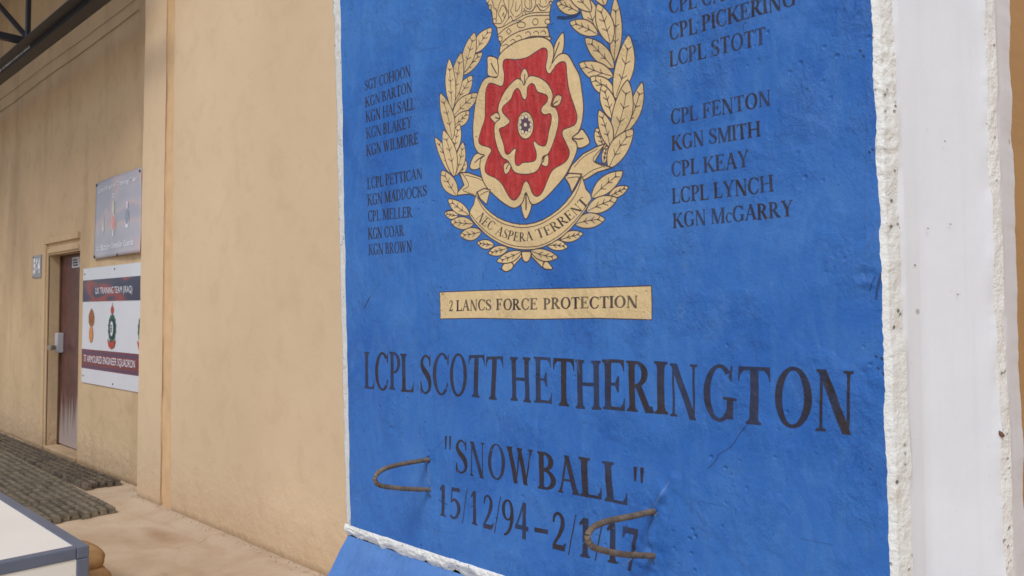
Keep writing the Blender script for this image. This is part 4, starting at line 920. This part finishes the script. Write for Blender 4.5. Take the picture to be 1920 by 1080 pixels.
# lifting loops: ribbed rusty bar
def rust():
    m = Mat('rusty_ribbed_bar', .8, .3)
    c = m.mix(m.ramp(m.noise(40, 5, .7), (.35, 0.), (.65, 1.)), srgb(98, 84, 70), srgb(142, 124, 104)); c = m.mix(m.math('MULTIPLY', m.ramp(m.noise(14, 3), (.5, 0.), (.7, 1.)), .5), c, srgb(104, 92, 84))
    m.color(c).bump((m.noise(160, 4), .4, .002)); return m.m
M_RUST = rust()
def loop(pts2, Xc, lab):
    P = [at(*p, X=Xc) for p in pts2]
    P[0] = at(*pts2[0], Y=YB); P[-1] = at(*pts2[-1], Y=YB)
    P[0] = P[0] + Vector((0, .03, 0)); P[-1] = P[-1] + Vector((0, .03, 0))
    c = cat([tuple(p) for p in P], 22, False); L = np.concatenate([[0], np.cumsum(np.linalg.norm(np.diff(c, axis=0), axis=1))])
    n = int(L[-1] / .0022); d = np.linspace(0, L[-1], n); q = np.stack([np.interp(d, L, c[:, k]) for k in range(3)], 1)
    r = [.0056 + .0008 * (1 if (k % 4) < 2 else -.3) for k in range(n)]
    bm = bmesh.new(); tube(bm, [tuple(x) for x in q], r, 10); o = bm_obj('lifting_loop', bm, M_RUST, bw, True); tag(o, lab)
loop(((803, 862), (765, 868), (733, 875), (712, 884), (703, 897), (710, 909), (735, 914), (770, 917), (806, 922)), at(803, 862, Y=YB).x, 'rusty ribbed steel loop at the left, below the large name')
loop(((1226, 960), (1185, 968), (1140, 977), (1112, 989), (1102, 1007), (1110, 1024), (1135, 1033), (1175, 1040), (1224, 1049)), at(1226, 960, Y=YB).x, 'rusty ribbed steel loop over the last digits of the date')

# ------------------------------------------------------------------ ridged plastic mats along the wall
def mat_mat(name, a, b, c3):
    m = Mat(name, .6, .4)
    c = m.mix(m.ramp(m.noise(9, 4, .7, (.4, 1, 1)), (.35, 0.), (.65, 1.)), a, b); c = m.mix(m.math('MULTIPLY', m.ramp(m.noise(24, 5, .7, (.6, 1, 1)), (.45, 0.), (.7, 1.)), .55), c, c3)
    m.color(c).bump((m.noise(90, 4), .3, .003)); return m.m
M_MAT1 = mat_mat('black_plastic_mat', srgb(66, 58, 50), srgb(104, 92, 76), srgb(150, 136, 116)); M_MAT2 = mat_mat('dusty_grey_plastic_mat', srgb(86, 78, 66), srgb(122, 112, 94), srgb(160, 148, 130))
def strip_mesh(L, w, h, name, seg=.17):
    bm = bmesh.new(); x = 0; r = random.Random(5); k = 0
    bx(bm, (-L, -w / 2, 0), (0, w / 2, h * .2))
    while x < L:
        g_ = seg * r.uniform(.9, 1.1); e = min(L, x + g_ * .93); hh = h * r.uniform(.94, 1.04)
        a = [(-x, -w * .36, h * .201), (-e, -w * .36, h * .201), (-e, w * .36, h * .201), (-x, w * .36, h * .201)]; b = [(-x - .006, -w * .29, hh), (-e + .006, -w * .29, hh), (-e + .006, w * .29, hh), (-x - .006, w * .29, hh)]
        A = [bm.verts.new(p) for p in a]; B = [bm.verts.new(p) for p in b]; bm.faces.new(B)
        for j in range(4): bm.faces.new((A[j], A[(j + 1) % 4], B[(j + 1) % 4], B[j]))
        x += g_; k += 1
    bmesh.ops.recalc_face_normals(bm, faces=bm.faces); me = bpy.data.meshes.new(name); bm.to_mesh(me); bm.free(); return me
def floor_mat(x1, y0, y1, L, pitch, h, mat, rz, lab, z0=.0):
    o = empty('floor_mat', (x1, (y0 + y1) / 2, z0), rz); tag(o, lab, 'floor mat', 'ridged plastic floor mats along the tan wall')
    me = strip_mesh(L, pitch * .96, h, 'mat_strip'); me.materials.append(mat); n = int(round((y1 - y0) / pitch)); r = random.Random(int(L * 10))
    for k in range(n):
        s = bpy.data.objects.new('mat_strip', me); COL.objects.link(s); s.parent = o; s.location = (r.uniform(-.03, .01), (k - (n - 1) / 2) * pitch, r.uniform(0, .003))
a = at(243, 912, Z=0); b = at(176, 932, Z=0)
floor_mat(a.x - .1, b.y + .02, YL - .06, 2.2, .062, .052, M_MAT1, math.radians(.5), 'short black ridged plastic mat against the wall below the two signs')
floor_mat(a.x - 2.35, 2.25, YL - .06, 9, .062, .045, M_MAT1, math.radians(0), 'long dark ridged plastic mat along the wall in front of the brown door')
a = at(217, 965, Z=0)
floor_mat(a.x - .03, 1.66, a.y + .02, 10, .066, .046, M_MAT2, math.radians(-1.2), 'wide dusty grey ridged plastic mat behind the white box')

# ------------------------------------------------------------------ white box with grey metal edges
M_BOXW = flat('white_gloss_panel', srgb(243, 240, 232), .35, .4, .03, 2); M_EDGE = flat('grey_blue_steel_edge', srgb(104, 112, 130), .4, .5, .08, 6)
c0 = at(168, 1022, Z=.5); bxo = empty('white_box', (c0.x - .7, c0.y - .7, 0)); tag(bxo, 'low white box with grey metal edges at the bottom left corner', 'box')
w = .055; X1, Y1, X0, Y0, ZT = c0.x, c0.y, c0.x - 2.6, c0.y - 2.0, .5
# edge bars
for a, b in (((X0, Y1 - w, ZT - w), (X1, Y1, ZT)), ((X0, Y0, ZT - w), (X1, Y0 + w, ZT))): box('edge_bar', a, b, M_EDGE, bxo, .006)
for a, b in (((X1 - w, Y0 + w + .001, ZT - w), (X1, Y1 - w - .001, ZT)), ((X0, Y0 + w + .001, ZT - w), (X0 + w, Y1 - w - .001, ZT))): box('edge_bar', a, b, M_EDGE, bxo, .006)
for x_ in (X0, X1 - w):
    for y_ in (Y0, Y1 - w): box('edge_bar', (x_, y_, 0), (x_ + w, y_ + w, ZT - w - .001), M_EDGE, bxo, .006)
box('panel', (X0 + w, Y0 + w, ZT - .02), (X1 - w, Y1 - w, ZT - .004), M_BOXW, bxo)
box('panel', (X1 - .02, Y0 + w, .01), (X1 - .005, Y1 - w, ZT - w), M_BOXW, bxo); box('panel', (X0 + .005, Y0 + w, .01), (X0 + .02, Y1 - w, ZT - w), M_BOXW, bxo)
box('panel', (X0 + w, Y1 - .02, .01), (X1 - w, Y1 - .005, ZT - w), M_BOXW, bxo); box('panel', (X0 + w, Y0 + .005, .01), (X1 - w, Y0 + .02, ZT - w), M_BOXW, bxo)

# ------------------------------------------------------------------ sandbags behind the box
m = Mat('brown_sandbag_cloth', .92, .1)
m.color(m.mix(m.ramp(m.noise(8, 5, .6), (.3, 0.), (.7, 1.)), srgb(140, 108, 72), srgb(176, 142, 102))).bump((m.noise(12, 4), .5, .02), (m.noise(320, 2), .5, .002)); M_BAG = m.m
def bag_mesh(seed):
    bm = bmesh.new(); bmesh.ops.create_uvsphere(bm, u_segments=28, v_segments=16, radius=1)
    for v in bm.verts:
        x, y, z = v.co; sp = lambda a, p: math.copysign(abs(a) ** p, a)
        v.co = Vector((sp(x, .7) * .22, sp(y, .75) * .14, sp(z, .8) * .06))
        nn = float(fbm(np.array([v.co.x * 9 + seed]), np.array([v.co.y * 9 + v.co.z * 12]), 3, seed)[0]); v.co *= 1 + .16 * nn
    me = bpy.data.meshes.new('sandbag'); bm.to_mesh(me); bm.free(); smooth(me); me.materials.append(M_BAG); return me
bagp = at(180, 1040, Y=1.46); px_ = bagp.x
spots = []
lay = [(.064, [(-.33, 0), (-.78, .0)]), (.145, [(-.25, -.01), (-.70, .02), (-1.14, 0)]), (.225, [(-.33, -.01), (-.64, -.05)])]
labs = {(0, 0): 'brown sandbag on the ground under the stack, just behind the box corner', (0, 1): 'brown sandbag on the ground at the far left end of the pile behind the box',
        (1, 0): 'brown sandbag in the middle layer, right end by the box corner',
        (1, 1): 'brown sandbag in the middle layer, centre of the pile', (1, 2): 'brown sandbag in the middle layer, left end of the pile', (2, 0): 'topmost brown sandbag showing right of the box corner post', (2, 1): 'topmost brown sandbag peeking over the far edge of the white box'}
rb = random.Random(2)
for li, (z_, L) in enumerate(lay):
    for bi, (ox, oy) in enumerate(L):
        o = bpy.data.objects.new('sandbag', bag_mesh(li * 7 + bi)); COL.objects.link(o); o.location = (px_ - .03 + ox, 1.47 + oy, z_); o.rotation_euler = (rb.uniform(-.06, .06), rb.uniform(-.06, .06), rb.uniform(-.15, .15))
        tag(o, labs[(li, bi)], 'sandbag', 'sandbags piled behind the white box')

# ------------------------------------------------------------------ crumbs of plaster and grit along the wall foot
bm = bmesh.new(); rg = random.Random(9)
for k in range(300):
    x = rg.uniform(-8, -1.6); y = YT - abs(rg.gauss(0, .03)) - .01
    if rg.random() < .04: x, y = rg.uniform(-7, -2.2), rg.uniform(1.2, 2.6)
    if x < XP: y += .1
    s = rg.uniform(.002, .006); r = bmesh.ops.create_icosphere(bm, subdivisions=1, radius=s)
    for v in r['verts']: v.co = Vector((v.co.x * rg.uniform(.7, 1.4) + x, v.co.y * rg.uniform(.7, 1.4) + y, v.co.z * .6 + s * .4))
tag(bm_obj('plaster_crumbs', bm, flat('plaster_crumb', srgb(176, 150, 122), .9, .1, .4, 15)), 'fine plaster crumbs and grit along the foot of the tan wall', 'grit', None, 'stuff')
